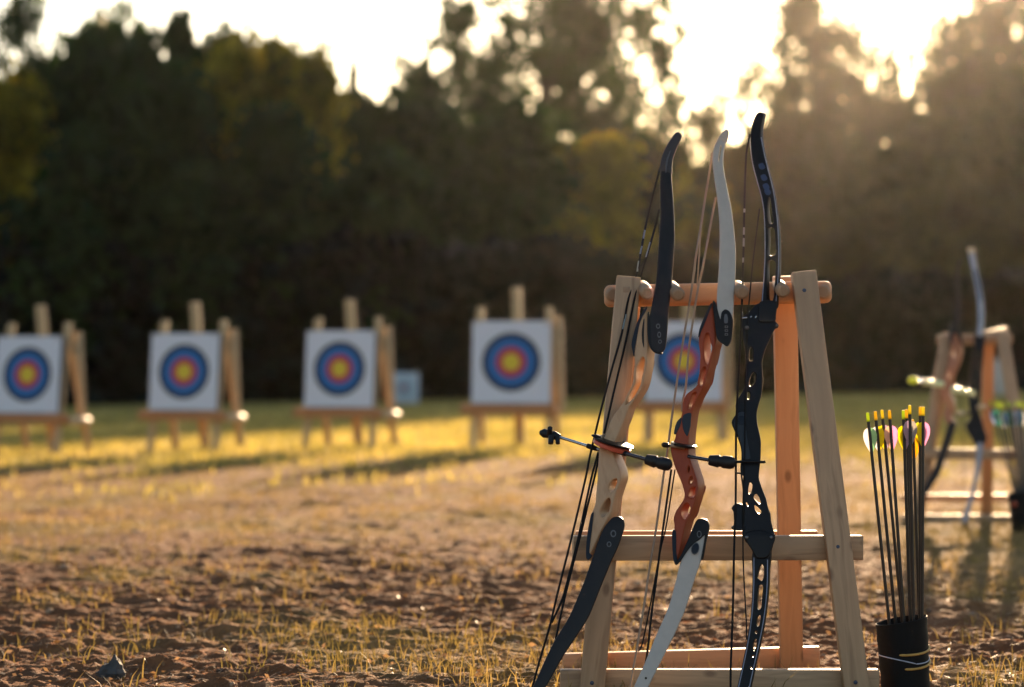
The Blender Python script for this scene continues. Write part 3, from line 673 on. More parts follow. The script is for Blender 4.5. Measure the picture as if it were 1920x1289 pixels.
plate('limb_pocket', [(1336.6, 564), (1341.2, 569.8), (1344, 578), (1347, 588.4), (1350.5, 598.9), (1352.9, 586), (1359.8, 580.3), (1368, 585), (1373.8, 599), (1373.2, 619.8), (1370.3, 639), (1363.3, 650), (1355.2, 645.5), (1347, 639.6), (1343, 629), (1340, 608), (1337.4, 585)], M['pad'], b2, dface(-0.017), 0.020, 0.004, bev=0.002)
plate('pocket_print', [(1359, 590), (1363, 590), (1365, 598), (1364, 606), (1358.5, 606), (1357.5, 598)], M['print_grey'], b2, dface(-0.0178), 0.0025, 0, bev=0.0004)
for i in range(3):
    y = 611 + i * 7; plate('pocket_print', [(1359, y), (1365, y), (1365, y + 4.5), (1359, y + 4.5)], M['print_grey'], b2, dface(-0.0178), 0.002, 0, bev=0.0003,
        holes=[[(1360.3, y + 1.2), (1363.7, y + 1.2), (1363.7, y + 3.2), (1360.3, y + 3.2)]], smooth_out=False, bres=0)
plate('limb_pocket', [(1333, 569), (1335.5, 572), (1331, 582), (1323, 603), (1315.5, 620), (1310.6, 633), (1309.3, 629), (1311.5, 617), (1318, 600), (1326.6, 580)], M['pad_blue'], b2, dface(-0.009), 0.05, 0.004, bev=0.0015)
plate('limb_pocket', [(1313.8, 972.8), (1324.7, 975.5), (1329.7, 985.6), (1328, 998), (1323.5, 1017), (1317.5, 1049), (1314.8, 1047), (1320, 1015), (1321, 1004), (1312, 1012), (1300, 1020), (1290, 1032), (1281, 1045), (1268.8, 1060), (1264, 1055), (1271, 1050), (1278, 1038), (1289, 1014), (1298.3, 991.8), (1306, 976)], M['pad'], b2, dface(-0.017), 0.020, 0.004, bev=0.002)
plate('limb_pocket', [(1261.8, 995), (1267, 996), (1268, 1012), (1268, 1035), (1270, 1050), (1268, 1059), (1263, 1052), (1261, 1035), (1259.8, 1006)], M['pad_blue'], b2, dface(-0.009), 0.05, 0.004, bev=0.002)
cx, cy = 1303.7, 1029
for rr, nm, mt, off in ((1.0, 'screw_rim', 'print_grey', -.0175), (0.84, 'limb_screw', 'pad_blue', -.0185)):
    plate(nm, [(cx + 7.5 * rr * math.cos(a) + 1.5 * math.sin(a), cy - 11.5 * rr * math.sin(a)) for a in np.linspace(0, 6.283, 13)[:-1]], M[mt], b2, dface(off), 0.008, 0, bev=0.001)
plate('pocket_print', [(1311 + 4.5 * math.cos(a), 1002 + 6.5 * math.sin(a)) for a in np.linspace(0, 6.283, 11)[:-1]], M['print_grey'], b2, dface(-0.0178), 0.002, 0, bev=0.0003,
      holes=[[(1311 + 3 * math.cos(a), 1002 + 4.7 * math.sin(a)) for a in np.linspace(0, 6.283, 9)[:-1]]], bres=0)
plate('grip', [(1281, 779), (1289, 775), (1295.7, 775.6), (1295, 788), (1293.5, 802), (1288.9, 818), (1284, 813), (1280, 803), (1278.6, 789)], M['grip'], b2, dface(-0.0055), 0.010, 0.003, bev=0.0015)
plate('grip', [(1277.8, 783), (1277, 793), (1274, 802), (1270, 809), (1266.7, 815), (1263.5, 813), (1265.5, 801), (1270, 790)], M['grip'], b2, dface(-0.0065), 0.04, 0.004, bev=0.0015)
sA = [(1335.5, 286), (1330, 325), (1323, 367), (1314, 425), (1305, 480), (1298.6, 531), (1291, 580), (1282.4, 630), (1273, 690), (1259, 788), (1251.5, 845), (1245.5, 883), (1230, 993), (1218, 1065), (1208.3, 1132), (1194.8, 1214), (1183, 1285), (1184, 1318)]
sB = [(1342, 370.6), (1331.6, 425), (1318, 500), (1309, 540), (1301, 590), (1291.8, 653), (1286, 723), (1280, 753), (1279, 772)]
sC = [(1258.7, 881), (1244, 985), (1236, 1043), (1229, 1100), (1223, 1140), (1215, 1214), (1210, 1248)]
sD = [(1265.5, 881), (1249.4, 985), (1241, 1020), (1234.5, 1052), (1222, 1120), (1205, 1205), (1197, 1222)]
sE = [(1314.4, 425), (1312, 460), (1309.5, 500), (1307, 535)]
st = tubes('bowstring', [strand(sA, 0.02), strand(sB, 0.02), strand(sE, 0.022, 0.0018)], M['string_tan'], b2, 8)
tubes('bowstring', [strand(sC, 0.02), strand(sD, 0.02, 0.002)], M['string_black'], b2, 8)
servings((((1326, 347), (1322.6, 368)), ((1317, 405), (1312, 440)), ((1303, 502), (1294, 565))), 0.0195, 0.0026, 'string_tan', st)
disc('arrow_shelf', P(1282, 834.5, dbow(835) + 0.014), Vector((0.033, 0, -0.006)), Vector((0.008, 0.05, 0.002)), 0.008, M['black_metal'], b2)
ab = tubes('rest_arm', [([P(1244, 834.5, 6.215), P(1262, 836.5, 6.222), P(1283, 840.5, 6.236)], 0.0042)], M['string_tan'], b2, 12)
tubes('rest_knob', [([P(1241, 835, 6.214), P(1244, 834.5, 6.215), P(1252, 835.2, 6.218), P(1256, 836, 6.22)], [0.004, 0.0068, 0.0068, 0.004])], M['black_metal'], ab, 12)
stabilizer(b2, (1290, 856), (1333, 863.5), 6.232, 6.205, 0.0048, mat='dark_steel')
damper(b2, (1329, 863), (1379, 869), 6.207, 6.18, 0.0165)

# --- bow 3 : black skeleton limbs and metal riser
b3 = bow('tall all black recurve bow with slotted limbs and a metal riser'); b3.location = P(1390, 1322, 6.04)
up3 = [(1422.8, 210.3), (1429.8, 212), (1430.6, 217), (1428.2, 228), (1426.2, 242), (1425.9, 256), (1429, 277.6), (1433.6, 301), (1439.9, 324), (1446, 347.5), (1450.7, 370.8), (1454, 396), (1457, 421), (1459, 452), (1459.6, 483), (1458.5, 522), (1455, 560), (1452, 579), (1426, 579), (1427, 561), (1430, 529.7), (1432, 498.7), (1432.9, 460), (1432, 421), (1430.5, 390), (1426, 366), (1419, 341), (1411.5, 311), (1408, 290), (1406.5, 262), (1408, 243), (1411.3, 228), (1416.6, 215.5)]
HU = [[(1440.5, 371), (1444, 374), (1447.5, 398), (1449.6, 417.5), (1441.5, 418.5), (1437.5, 392)], [(1439.5, 428.5), (1451, 429.5), (1453, 450), (1453.6, 477), (1439, 478), (1439.8, 450)],
      [(1438.8, 490), (1453, 491.5), (1453, 516), (1449.5, 560), (1443, 566), (1438, 560), (1437.5, 524)]]
ul = plate('upper_limb', up3, M['carbon'], b3, dface(-0.012), 0.014, 0.010, HU, bev=0.0022, bres=3)
tubes('limb_edge', [strand([(1406, 258), (1408.5, 290), (1413, 315), (1421, 345), (1428, 370), (1432.5, 398), (1434.3, 440), (1434.3, 480), (1432.5, 520), (1429.5, 560), (1428.5, 576)], -0.0125, 0.0014),
                    strand([(1427, 258), (1431, 280), (1436, 303), (1442, 326), (1448, 350), (1453, 378), (1457, 410), (1459.3, 450), (1459.8, 490), (1458, 530), (1455, 565)], -0.0105, 0.0014)], M['pale_print'], ul, 8)
for yy, xx in ((312, 1428), (333, 1432), (350, 1436), (360, 1439)):
    plate('limb_print', [(xx - 6, yy - 3), (xx + 2, yy - 6), (xx + 7, yy + 2), (xx + 3, yy + 6), (xx - 3, yy + 5)], M['blue_print'], ul, dface(-0.0128), 0.002, 0, bev=0.0004)
lo3 = [(1412, 1030), (1443, 1030), (1442.5, 1069.7), (1441.5, 1100), (1438.5, 1128.6), (1433.7, 1167), (1425.2, 1210.5), (1416, 1250.6), (1407.5, 1289), (1401, 1316), (1392, 1322), (1378, 1318), (1382, 1289), (1395, 1229), (1403.3, 1182.7), (1408.7, 1136), (1410.4, 1090)]
HL = [[(1428.3, 1058), (1432, 1065), (1431.4, 1083), (1426.8, 1090), (1420, 1085), (1421, 1076), (1424, 1064)], [(1422.5, 1099), (1430, 1098.5), (1429, 1115), (1426.6, 1140), (1420, 1143), (1420.5, 1120)],
      [(1422.6, 1154), (1426, 1156), (1423.5, 1172), (1420.3, 1176), (1418.3, 1172), (1419, 1160)], [(1417.2 + 2.6 * math.cos(a), 1186 + 3 * math.sin(a)) for a in np.linspace(0, 6.28, 9)[:-1]],
      [(1418, 1199), (1418, 1210.5), (1414, 1220.5), (1411.5, 1219), (1411.5, 1209), (1415, 1200)], [(1411.5 + 2.2 * math.cos(a), 1231 + 2.2 * math.sin(a)) for a in np.linspace(0, 6.28, 9)[:-1]], [(1408 + 1.8 * math.cos(a), 1253 + 1.8 * math.sin(a)) for a in np.linspace(0, 6.28, 9)[:-1]]]
ll = plate('lower_limb', lo3, M['carbon'], b3, dface(-0.012), 0.014, 0.005, HL, bev=0.0022, bres=3)
tubes('limb_edge', [strand([(1413.5, 1046), (1413.5, 1090), (1411.5, 1136), (1406.3, 1182), (1398, 1229), (1384.8, 1289)], -0.0125, 0.0014),
                    strand([(1439, 1050), (1438.7, 1090), (1436, 1130), (1431, 1167), (1422.5, 1210), (1413.5, 1250), (1405, 1289)], -0.0125, 0.0014)], M['pale_print'], ll, 8)
ri3 = [(1426.8, 568), (1454, 568), (1453.5, 590), (1453, 601), (1459, 609), (1458.5, 615), (1452.5, 618), (1444.6, 635), (1434.5, 657), (1429, 682), (1430.6, 709.7), (1428.3, 737.7), (1422, 761), (1419, 775.5), (1419.8, 794), (1423.6, 811), (1426.8, 830), (1426, 862), (1424.5, 876), (1422.9, 896.6), (1428.3, 915.2), (1436, 935.4), (1440.7, 955), (1444.6, 964), (1446.2, 979.7), (1452.4, 1003), (1453.5, 1010.7), (1450.6, 1016), (1449, 1026), (1443.8, 1042), (1437, 1050), (1418, 1050), (1411, 1036), (1405, 1023), (1397.3, 1015.4), (1393.4, 1003), (1391.5, 994), (1394, 975), (1394.5, 950), (1393.4, 930.8), (1391.4, 912), (1388.7, 892), (1388, 875), (1390, 860), (1389, 840), (1382, 819), (1371.5, 793), (1380, 776), (1379, 761), (1384, 748), (1393, 733), (1398, 720), (1397, 694), (1397.5, 663), (1392, 632), (1391, 608), (1390, 597), (1404, 585), (1414, 574)]
H3 = [[(1408.7, 651), (1411.5, 658), (1411, 675), (1405, 676), (1405, 658)], [(1414.3, 699), (1417.8, 705), (1415.9, 716), (1409.7, 724), (1404.5, 723), (1405.5, 714), (1409.7, 702)], [(1402, 736), (1406.3, 738), (1405, 748.5), (1401, 748)],
      [(1406.6, 905), (1410.5, 909), (1409.4, 920), (1405, 927), (1402.8, 921.5), (1404.5, 909)], [(1418.2, 927), (1422, 931), (1426.4, 943), (1423.6, 945.5), (1413.6, 935.4), (1414.3, 929)], [(1415, 948), (1422, 952.5), (1427.3, 959), (1426, 964), (1421, 963), (1415.5, 956)],
      [(1392, 892), (1395.3, 895.5), (1395.3, 903), (1393, 901)], [(1400.5, 942.5), (1403.5, 949), (1401.5, 950), (1398.3, 944)]]
plate('riser', ri3, M['black_metal'], b3, dface(-0.012), 0.036, 0.004, H3, bev=0.003, bres=3)
plate('limb_pocket', [(1425, 566), (1455, 566), (1455, 592), (1452, 603), (1424, 604), (1422, 590)], M['pad'], b3, dface(-0.018), 0.03, 0.003, bev=0.003)
plate('limb_pocket', [(1398, 1000), (1420, 994), (1440, 998), (1453, 1003), (1453.5, 1012), (1449, 1024), (1443, 1040), (1436, 1047), (1419, 1047), (1411, 1034), (1399, 1015)], M['pad'], b3, dface(-0.018), 0.034, 0.003, bev=0.004)
for bx, by, r in ((1400, 1008, .0055), (1446, 1008, .005), (1400.5, 615, .006), (1456.5, 611, .005)):
    rod('limb_bolt', P(bx, by, dbow(by) - .010), P(bx, by, dbow(by) - .0215), r, M['dark_steel'], b3, 14)
for (ax, ay), (bx, by), rr in (((1391, 597), (1402, 596), .0028), ((1403, 586), (1404.5, 584), .003), ((1391.5, 583), (1392.5, 591), .0014), ((1407, 596), (1409, 593), .0018), ((1416, 597), (1418, 593), .0018)):
    tubes('clamp_pin', [([P(ax, ay, dbow(ay) - .0135), P(bx, by, dbow(by) - .0135)], rr)], M['steel'], b3, 10)
plate('sight_lever', [(1378.6, 945), (1389.5, 945.5), (1393.4, 951), (1392.5, 968), (1394, 984), (1398, 992), (1388, 995.5), (1375.5, 994.4), (1371, 989), (1376, 984), (1375, 961), (1371.6, 953.3)], M['black_metal'], b3, dface(-0.016), 0.02, 0.002, bev=0.003)
plate('grip', [(1384, 775), (1398, 775), (1398, 800), (1402, 830), (1407, 860), (1393, 860), (1391, 838), (1384, 818), (1376, 796)], M['grip'], b3, dface(-0.0145), 0.010, 0.002, bev=0.002)
plate('grip_badge', [(1385, 781), (1396, 781), (1396, 796), (1385, 796)], M['pad_blue'], b3, dface(-0.0158), 0.003, 0, bev=0.0006)
tubes('arrow_rest', [([P(1376, 866.5, 6.205), P(1395, 866, 6.205), P(1432, 867, 6.205), P(1434.5, 865.5, 6.205)], [0.004, 0.0034, 0.0034, 0.0042])], M['black_metal'], b3, 12)
tubes('cable_guard', [([P(1379, 887, 6.215), P(1391, 888, 6.215)], 0.0025)], M['black_metal'], b3, 10)
sA = [(1406, 252), (1399.5, 288), (1397, 340), (1395.5, 400), (1394, 470), (1392, 545), (1389, 620), (1385, 700), (1381.5, 770), (1380, 822), (1379.4, 943), (1377.5, 997), (1376, 1050), (1375, 1110), (1373.2, 1167), (1370, 1260), (1370, 1318)]
sB = [(1424, 392), (1413, 480), (1407, 540), (1403.5, 580), (1401, 620), (1398, 720), (1396, 860), (1393.4, 935), (1393.4, 1046), (1397.3, 1130), (1399.4, 1167), (1400, 1200)]
st = tubes('bowstring', [strand(sA, -0.016), strand(sB, -0.017, 0.0018)], M['string_black'], b3, 8)
servings((((1395, 427), (1394.7, 441)), ((1394.6, 447), (1394.2, 463)), ((1393.6, 484), (1393.3, 493)), ((1395.8, 392), (1395.6, 399))), -0.0165, 0.0026, 'serving', st)

# ------------------------------------------------------------------ quiver and arrows
def lathe(name, rings, mat, parent, n=40, close=False):
    """rings: (centre Vector, radius, tilt_dz_right)"""
    V, Fa = [], []
    for c, r, tl in rings:
        for k in range(n):
            a = 2 * math.pi * k / n; V.append(c + Vector((math.cos(a) * r, math.sin(a) * r, math.cos(a) * tl)))
    for i in range(len(rings) - 1):
        for k in range(n): Fa.append((i * n + k, i * n + (k + 1) % n, (i + 1) * n + (k + 1) % n, (i + 1) * n + k))
    Fa.append(tuple(range(n - 1, -1, -1)))
    if close: Fa.append(tuple((len(rings) - 1) * n + k for k in range(n)))
    return put(name, mesh_from(name, V, Fa), mat, parent, None, 40)
QD = 6.3
qbase = P(1699, 1301, QD); qtop = P(1690, 1163, QD)
qv = thing('arrow_quiver', 'black tube quiver full of arrows standing right of the near rack', 'quiver', tuple(qbase))
r0, r1 = pm(45, QD), pm(48, QD)
rg = [(qbase + Vector((0, 0, -.004)), r0 * .97, 0)]
for t in np.linspace(0, 1, 9): rg.append((qbase.lerp(qtop, t), r0 + (r1 - r0) * t + 0.0012 * math.sin(t * 19), 0.012 * t ** 3))
rg += [(qtop + Vector((0, 0, .001)), r1 * .97, .012), (qtop + Vector((0, 0, -.004)), r1 * .93, .012), (qbase.lerp(qtop, .1), r0 * .9, 0)]
lathe('tube', rg, M['quiver'], qv)
def cord(z0, z1, a0, a1, r, mat, name):
    pts = []
    for k in range(24):
        s = k / 23; a = R(a0 + (a1 - a0) * s); t = z0 + (z1 - z0) * s * s
        c = qbase.lerp(qtop, t); rr = r0 + (r1 - r0) * t + r * .6
        pts.append(c + Vector((math.cos(a) * rr, math.sin(a) * rr, 0)))
    return tubes(name, [(pts, [r * .5] + [r] * 22 + [r * .5])], M[mat], qv, 8)
cord(0.56, 0.66, -108, 10, 0.0032, 'cord_yellow', 'cord')
cord(0.37, 0.48, -98, 10, 0.0032, 'cord_yellow', 'cord')
cord(0.53, 0.44, -178, -70, 0.0016, 'cord_white', 'cord'); cord(0.44, 0.52, -72, 10, 0.0016, 'cord_white', 'cord')

def make_arrow(label, nx_, ny_, bx_, by_, d, cols, nock, group, foot_d=None, vlen=None, rot=0.0, scale=1.0):
    top = P(nx_, ny_, d); foot_d = foot_d or d
    low = P(bx_, by_, foot_d); axis = (low - top).normalized()
    foot = low + axis * 0.13 * scale
    root = thing('arrow', label, 'arrow', tuple(foot), group)
    rs = 0.0043 * scale
    nk = 0.024 * scale
    sh = tubes('shaft', [([top + axis * nk * .9, foot], rs)], M['shaft'], root, 10)
    tubes('nock', [([top, top + axis * .002, top + axis * nk], [rs * .8, rs * .95, rs * 1.05])], M[nock], root, 10)
    vl = vlen or 0.062 * scale; v0 = top + axis * (nk + 0.016 * scale)
    x = Vector((1, 0, 0)); x = (x - axis * x.dot(axis)).normalized(); y = axis.cross(x)
    for k, cc in enumerate(cols):
        a = rot + (math.pi * 0.94 if k == 0 else (0.06 if k == 1 else -math.pi / 2))
        dr = x * math.cos(a) + y * math.sin(a); nn = axis.cross(dr).normalized()
        prof = [(0, .05), (.06, .55), (.18, .88), (.32, 1.0), (.5, .94), (.7, .66), (.88, .30), (1, .03)]
        hgt = 0.0140 * scale; V, Fa = [], []
        for side in (-1, 1):
            for t, h in prof: V.append(v0 + axis * vl * t + dr * rs * .8 + nn * side * 0.0005)
            for t, h in prof: V.append(v0 + axis * vl * t + dr * (rs + hgt * h) + nn * side * 0.0003)
        m_ = len(prof)
        for s in range(m_ - 1):
            Fa.append((s, s + 1, m_ + s + 1, m_ + s)); Fa.append((2 * m_ + s, 3 * m_ + s, 3 * m_ + s + 1, 2 * m_ + s + 1)); Fa.append((m_ + s, m_ + s + 1, 3 * m_ + s + 1, 3 * m_ + s))
        put('fletching', mesh_from('fletching', V, Fa), M['v_' + cc], root, None, 60)
    return root
GQ = 'arrows in the near black quiver'
make_arrow('black arrow with a white and mint fletching, outermost on the rack side', 1626.5, 774, 1667, 1166, 6.28, ('white', 'mint', 'white'), 'nock_lime', GQ, 6.285)
make_arrow('black arrow with an amber nock and white and yellow fletching beside the white one', 1641, 771.5, 1679, 1166, 6.29, ('white', 'yellow', 'mint'), 'nock_amber', GQ, 6.30)
make_arrow('black arrow with bright yellow fletching left of the pink one', 1653.5, 769, 1692, 1166, 6.32, ('yellow', 'lilac', 'yellow'), 'nock_yellow', GQ, 6.32)
make_arrow('black arrow with a peach and pink fletching and amber nock', 1667.5, 769.5, 1695, 1166, 6.27, ('peach', 'pink', 'peach'), 'nock_amber', GQ, 6.275)
make_arrow('black arrow with a lime nock and yellow and lilac fletching in the middle cluster', 1693.5, 769.5, 1707, 1166, 6.28, ('yellow', 'lilac', 'yellow'), 'nock_lime', GQ, 6.29)
make_arrow('black arrow with lilac fletching hidden behind the grey fletched one', 1699.5, 768, 1709, 1164, 6.325, ('lilac', 'grey', 'lilac'), 'nock_amber', GQ, 6.33)
make_arrow('black arrow with a pale grey fletching and the highest nock', 1705.5, 760, 1713, 1166, 6.26, ('lilac', 'grey', 'grey'), 'nock_yellow', GQ, 6.27)
make_arrow('short leaning arrow with an amber fletching behind the cluster', 1711, 787, 1724, 1164, 6.345, ('amber', 'amber', 'amber'), 'nock_amber', GQ, 6.34)
make_arrow('black arrow with yellow fletching at the outer side of the quiver', 1725.5, 763, 1725, 1162, 6.32, ('yellow', 'yellow', 'yellow'), 'nock_amber', GQ, 6.32)
make_arrow('black arrow with pink fletching at the outer side of the quiver', 1731, 763, 1729, 1164, 6.29, ('yellow', 'pink', 'pink'), 'nock_yellow', GQ, 6.29)

# ------------------------------------------------------------------ far rack with two bows
D2 = 13.3
rk2 = thing('bow_rack', 'blurred pine rack at the right edge holding two bows', 'bow rack', tuple(P(1810, 985, D2)))
w2 = lambda px: pm(px, D2)
beam('leg', P(1775, 632, D2 + .22), P(1715, 989, D2 - .02), w2(21), 0.04, M['pine'], rk2)
beam('leg', P(1878, 622, D2 + .16), P(1940, 989, D2 - .06), w2(22), 0.04, M['pine'], rk2)
beam('leg', P(1853, 622, D2 + .32), P(1850, 966, D2 + .75), w2(21), 0.04, M['pine_bounce'], rk2)
beam('leg', P(1779, 626, D2 + .32), P(1722, 966, D2 + .75), w2(21), 0.04, M['pine_bounce'], rk2)
beam('top_bar', P(1757, 638, D2 + .25), P(1898, 636, D2 + .25), w2(21), 0.06, M['dowel'], rk2, bev=0.015, seg=3, xdir=Vector((0, 0, 1)))
beam('cap_board', P(1843, 629, D2 + .30), P(1888, 619, D2 + .30), w2(12), 0.10, M['pine'], rk2, xdir=Vector((0, 0, 1)))
beam('middle_rail', P(1729, 851, D2 + .02), P(1925, 853, D2 + .10), w2(20), 0.04, M['pine'], rk2, xdir=Vector((0, 0, 1)))
beam('bottom_rail', P(1689, 934, D2 + .74), P(1910, 934, D2 + .80), w2(14), 0.04, M['pine_bounce'], rk2, xdir=Vector((0, 0, 1)))
beam('bottom_rail', P(1692, 977, D2 + .03), P(1945, 977, D2 + .03), w2(23), 0.04, M['pine'], rk2, xdir=Vector((0, 0, 1)))
GF = 'bows on the far rack'
dd2 = lambda py: D2 - 0.10 + 0.26 * (985 - py) / 350
fk = dict(ref=13.3, bev=0.003)
b4 = thing('recurve_bow', 'blurred bow with a brown wooden riser and a sunlit pale yellow stabilizer', 'bow', tuple(P(1733, 985, D2 - .1)), GF)
plate('riser', [(1785, 612), (1792, 616), (1799, 640), (1802, 660), (1797, 683), (1788, 703), (1784, 722), (1780, 738), (1787, 752), (1788, 768), (1783, 782), (1792, 796), (1779, 800), (1768, 780), (1771, 760), (1762, 738), (1764, 720), (1774, 694), (1780, 668), (1784, 640)], M['riser_brown'], b4, dd2, 0.04, 0.02, [[(1789, 645), (1794, 650), (1790, 670), (1786, 665)], [(1779, 694), (1784, 692), (1781, 706), (1777, 708)]], **fk)
plate('lower_limb', [(1779, 794), (1793, 793), (1787, 818), (1776, 850), (1762, 890), (1748, 912), (1734, 938), (1722, 968), (1716, 986), (1712, 984), (1718, 955), (1730, 918), (1744, 890), (1758, 858), (1768, 826)], M['black_limb'], b4, lambda y: dd2(y) - .01, 0.011, .003, **fk)
plate('upper_limb', [(1786, 618), (1797, 618), (1800, 590), (1800, 560), (1798, 530), (1798, 505), (1803, 488), (1798, 488), (1793, 505), (1792, 535), (1792, 565), (1790, 595)], M['black_limb'], b4, lambda y: dd2(y) + .01, 0.011, .003, **fk)
plate('limb_pocket', [(1783, 610), (1789, 606), (1794, 612), (1803, 628), (1806, 650), (1800, 640), (1791, 624), (1785, 640), (1781, 640)], M['pad'], b4, lambda y: dd2(y) - .015, 0.03, 0, **fk)
def rod2(parent, A, B, d, r, mat, name='stabilizer_rod'):
    return rod(name, P(A[0], A[1], d), P(B[0], B[1], d - .05), r, M[mat], parent, 14)
rod2(b4, (1729, 716), (1770, 722), D2 + .02, w2(6), 'sunlit_rod'); rod2(b4, (1784, 730), (1812, 735), D2 - .05, w2(6), 'sunlit_rod')
rod2(b4, (1708, 713), (1717, 714), D2 + .06, w2(6.5), 'nock_lime', 'rod_weight'); rod2(b4, (1717, 714), (1729, 716), D2 + .05, w2(4.5), 'steel', 'rod_weight'); rod2(b4, (1811, 735), (1826, 738), D2 - .08, w2(5), 'sunlit_rod', 'rod_weight')
tubes('bowstring', [([P(x, y, dd2(y) + .03) for x, y in ((1799, 492), (1788, 600), (1772, 700), (1750, 820), (1726, 940), (1714, 984))], 0.0018)], M['string_black'], b4, 6)
b5 = thing('recurve_bow', 'blurred black bow with silver limbs, the taller on the far rack', 'bow', tuple(P(1813, 985, D2 - .1)), GF)
ul = plate('upper_limb', [(1814, 466), (1825, 466), (1828, 480), (1832, 505), (1838, 532), (1843, 560), (1845, 590), (1842, 628), (1832, 628), (1833, 595), (1831, 560), (1826, 528), (1820, 500), (1816, 480)], M['silver'], b5, lambda y: dd2(y) - .01, 0.011, .006, **fk)
plate('limb_print', [(1826, 508), (1831, 508), (1838, 535), (1842, 562), (1838, 562), (1832, 535)], M['blue_print'], ul, lambda y: dd2(y) - .0125, 0.003, 0, ref=13.3, bev=0.0006)
plate('limb_tip', [(1813.5, 465), (1825.5, 465), (1827, 474), (1815, 475)], M['cream'], ul, lambda y: dd2(y) - .013, 0.014, .006, ref=13.3, bev=0.001)
plate('riser', [(1828, 626), (1846, 626), (1845, 660), (1841, 700), (1838, 740), (1836, 770), (1842, 790), (1848, 812), (1851, 822), (1845, 836), (1832, 838), (1822, 824), (1812, 806), (1811, 795), (1820, 785), (1817, 760), (1816, 730), (1821, 690), (1826, 660)], M['black_metal'], b5, dd2, 0.04, 0.006, [[(1832, 660), (1837, 662), (1835, 690), (1831, 688)], [(1826, 715), (1831, 715), (1829, 745), (1825, 742)]], **fk)
plate('lower_limb', [(1831, 832), (1843, 832), (1842, 850), (1838, 880), (1832, 905), (1827, 930), (1820, 955), (1812, 985), (1800, 986), (1808, 960), (1818, 930), (1824, 905), (1828, 880), (1830, 850)], M['silver'], b5, lambda y: dd2(y) - .01, 0.011, .003, **fk)
rod2(b5, (1790, 779), (1836, 772), D2 - .06, w2(3), 'black_metal'); rod2(b5, (1795, 777), (1806, 775), D2 - .07, w2(4.5), 'cream', 'rod_weight'); rod2(b5, (1834, 764), (1850, 763), D2 - .06, w2(4.5), 'cream', 'rod_weight')
tubes('bowstring', [([P(x, y, dd2(y) + .03) for x, y in ((1815, 470), (1806, 540), (1796, 640), (1804, 760), (1808, 880), (1804, 984))], 0.0018)], M['string_black'], b5, 6)

qd2 = 12.6
q2b, q2t = P(1918, 1003, qd2), P(1912, 922, qd2)
qv2 = thing('arrow_quiver', 'dark quiver cut by the right edge in front of the far rack', 'quiver', tuple(q2b))
rr2 = pm(20, qd2)
lathe('tube', [(q2b + Vector((0, 0, -.01)), rr2 * .9, 0), (q2b, rr2, 0), (q2b.lerp(q2t, .5), rr2 * 1.06, 0), (q2t, rr2 * 1.1, .01), (q2t, rr2 * .98, .01), (q2b.lerp(q2t, .2), rr2 * .85, 0)], M['quiver'], qv2, 24)
rod('buckle', P(1899, 947, qd2 - .10), P(1905, 944, qd2 - .115), pm(5, qd2), M['riser_red'], qv2, 12)
cl2 = ('sky', 'teal', 'white', 'teal', 'mint', 'sky', 'teal', 'white')
for i in range(8):
    make_arrow('blurred arrow with pale green and white fletching in the far quiver', 1857 + i * 9.5 + (i % 2) * 2, 752 + (i * 37 % 5), 1903 + i * 3.6, 925, qd2 + .06 - .02 * (i % 3), (cl2[i], cl2[(i + 3) % 8], cl2[(i + 1) % 8]), 'nock_lime', 'arrows in the far quiver', qd2, vlen=0.08, scale=1.3, rot=.2 * i)

# ------------------------------------------------------------------ targets
GT = 'archery targets in a row on the range'
def make_target():
    root = bpy.data.objects.new('archery_target', None); COL.objects.link(root)
    bt = beam('butt', (0, 0.075, 0.488), (0, 0.16, 1.35), 0.80, 0.11, M['foam'], root, bev=0.012)
    # paper face, its own frame so the rings sit at its origin
    me = bpy.data.meshes.new('face')
    bm = bmesh.new(); bmesh.ops.create_cube(bm, size=1); bmesh.ops.scale(bm, vec=(0.825, 0.006, 0.86), verts=bm.verts)
    bmesh.ops.bevel(bm, geom=bm.edges[:], offset=0.0015, segments=1, affect='EDGES'); bm.to_mesh(me); bm.free()
    tilt = math.atan2(0.085, 0.884)
    Mf = Matrix.Translation((0, 0.1165 - 0.0585, 0.922)) @ Matrix.Rotation(-tilt, 4, 'X')
    fc = put('face', me, M['face'], root, Mf)
    for sx in (-1, 1):
        for cz in (1,):
            bmt = beam('corner_tab', (sx * .365, 0.0915, 1.275), (sx * .365, 0.0965, 1.335), 0.075, 0.004, M['pinned'], root, bev=0.001)
    for sx in (-1, 1):
        beam('leg', (sx * .40, 0.0, 0), (sx * .36, 0.33, 1.50), 0.07, 0.05, M['easel'], root)
        beam('leg', (sx * .41, 0.74, 0), (sx * .37, 0.29, 1.46), 0.07, 0.05, M['easel'], root)
    beam('centre_post', (0.02, 0.60, 0), (0.02, 0.30, 1.70), 0.10, 0.06, M['easel'], root)
    beam('shelf', (-.52, 0.06, 0.435), (.47, 0.06, 0.425), 0.11, 0.20, M['easel_dark'], root, xdir=Vector((0, 0, 1)))
    beam('side_board', (.465, .46, .40), (.445, .40, 1.40), 0.09, 0.05, M['straw'], root)
    rod('peg', (.52, .50, .40), (.50, .16, .405), 0.05, M['cream'], root, 18)
    return root
def copy_tree(o, parent=None):
    c = o.copy(); COL.objects.link(c)
    if parent is not None: c.parent = parent; c.matrix_parent_inverse = o.matrix_parent_inverse.copy(); c.matrix_basis = o.matrix_basis.copy()
    for ch in [q for q in list(o.children)]: copy_tree(ch, c)
    return c
proto = make_target()
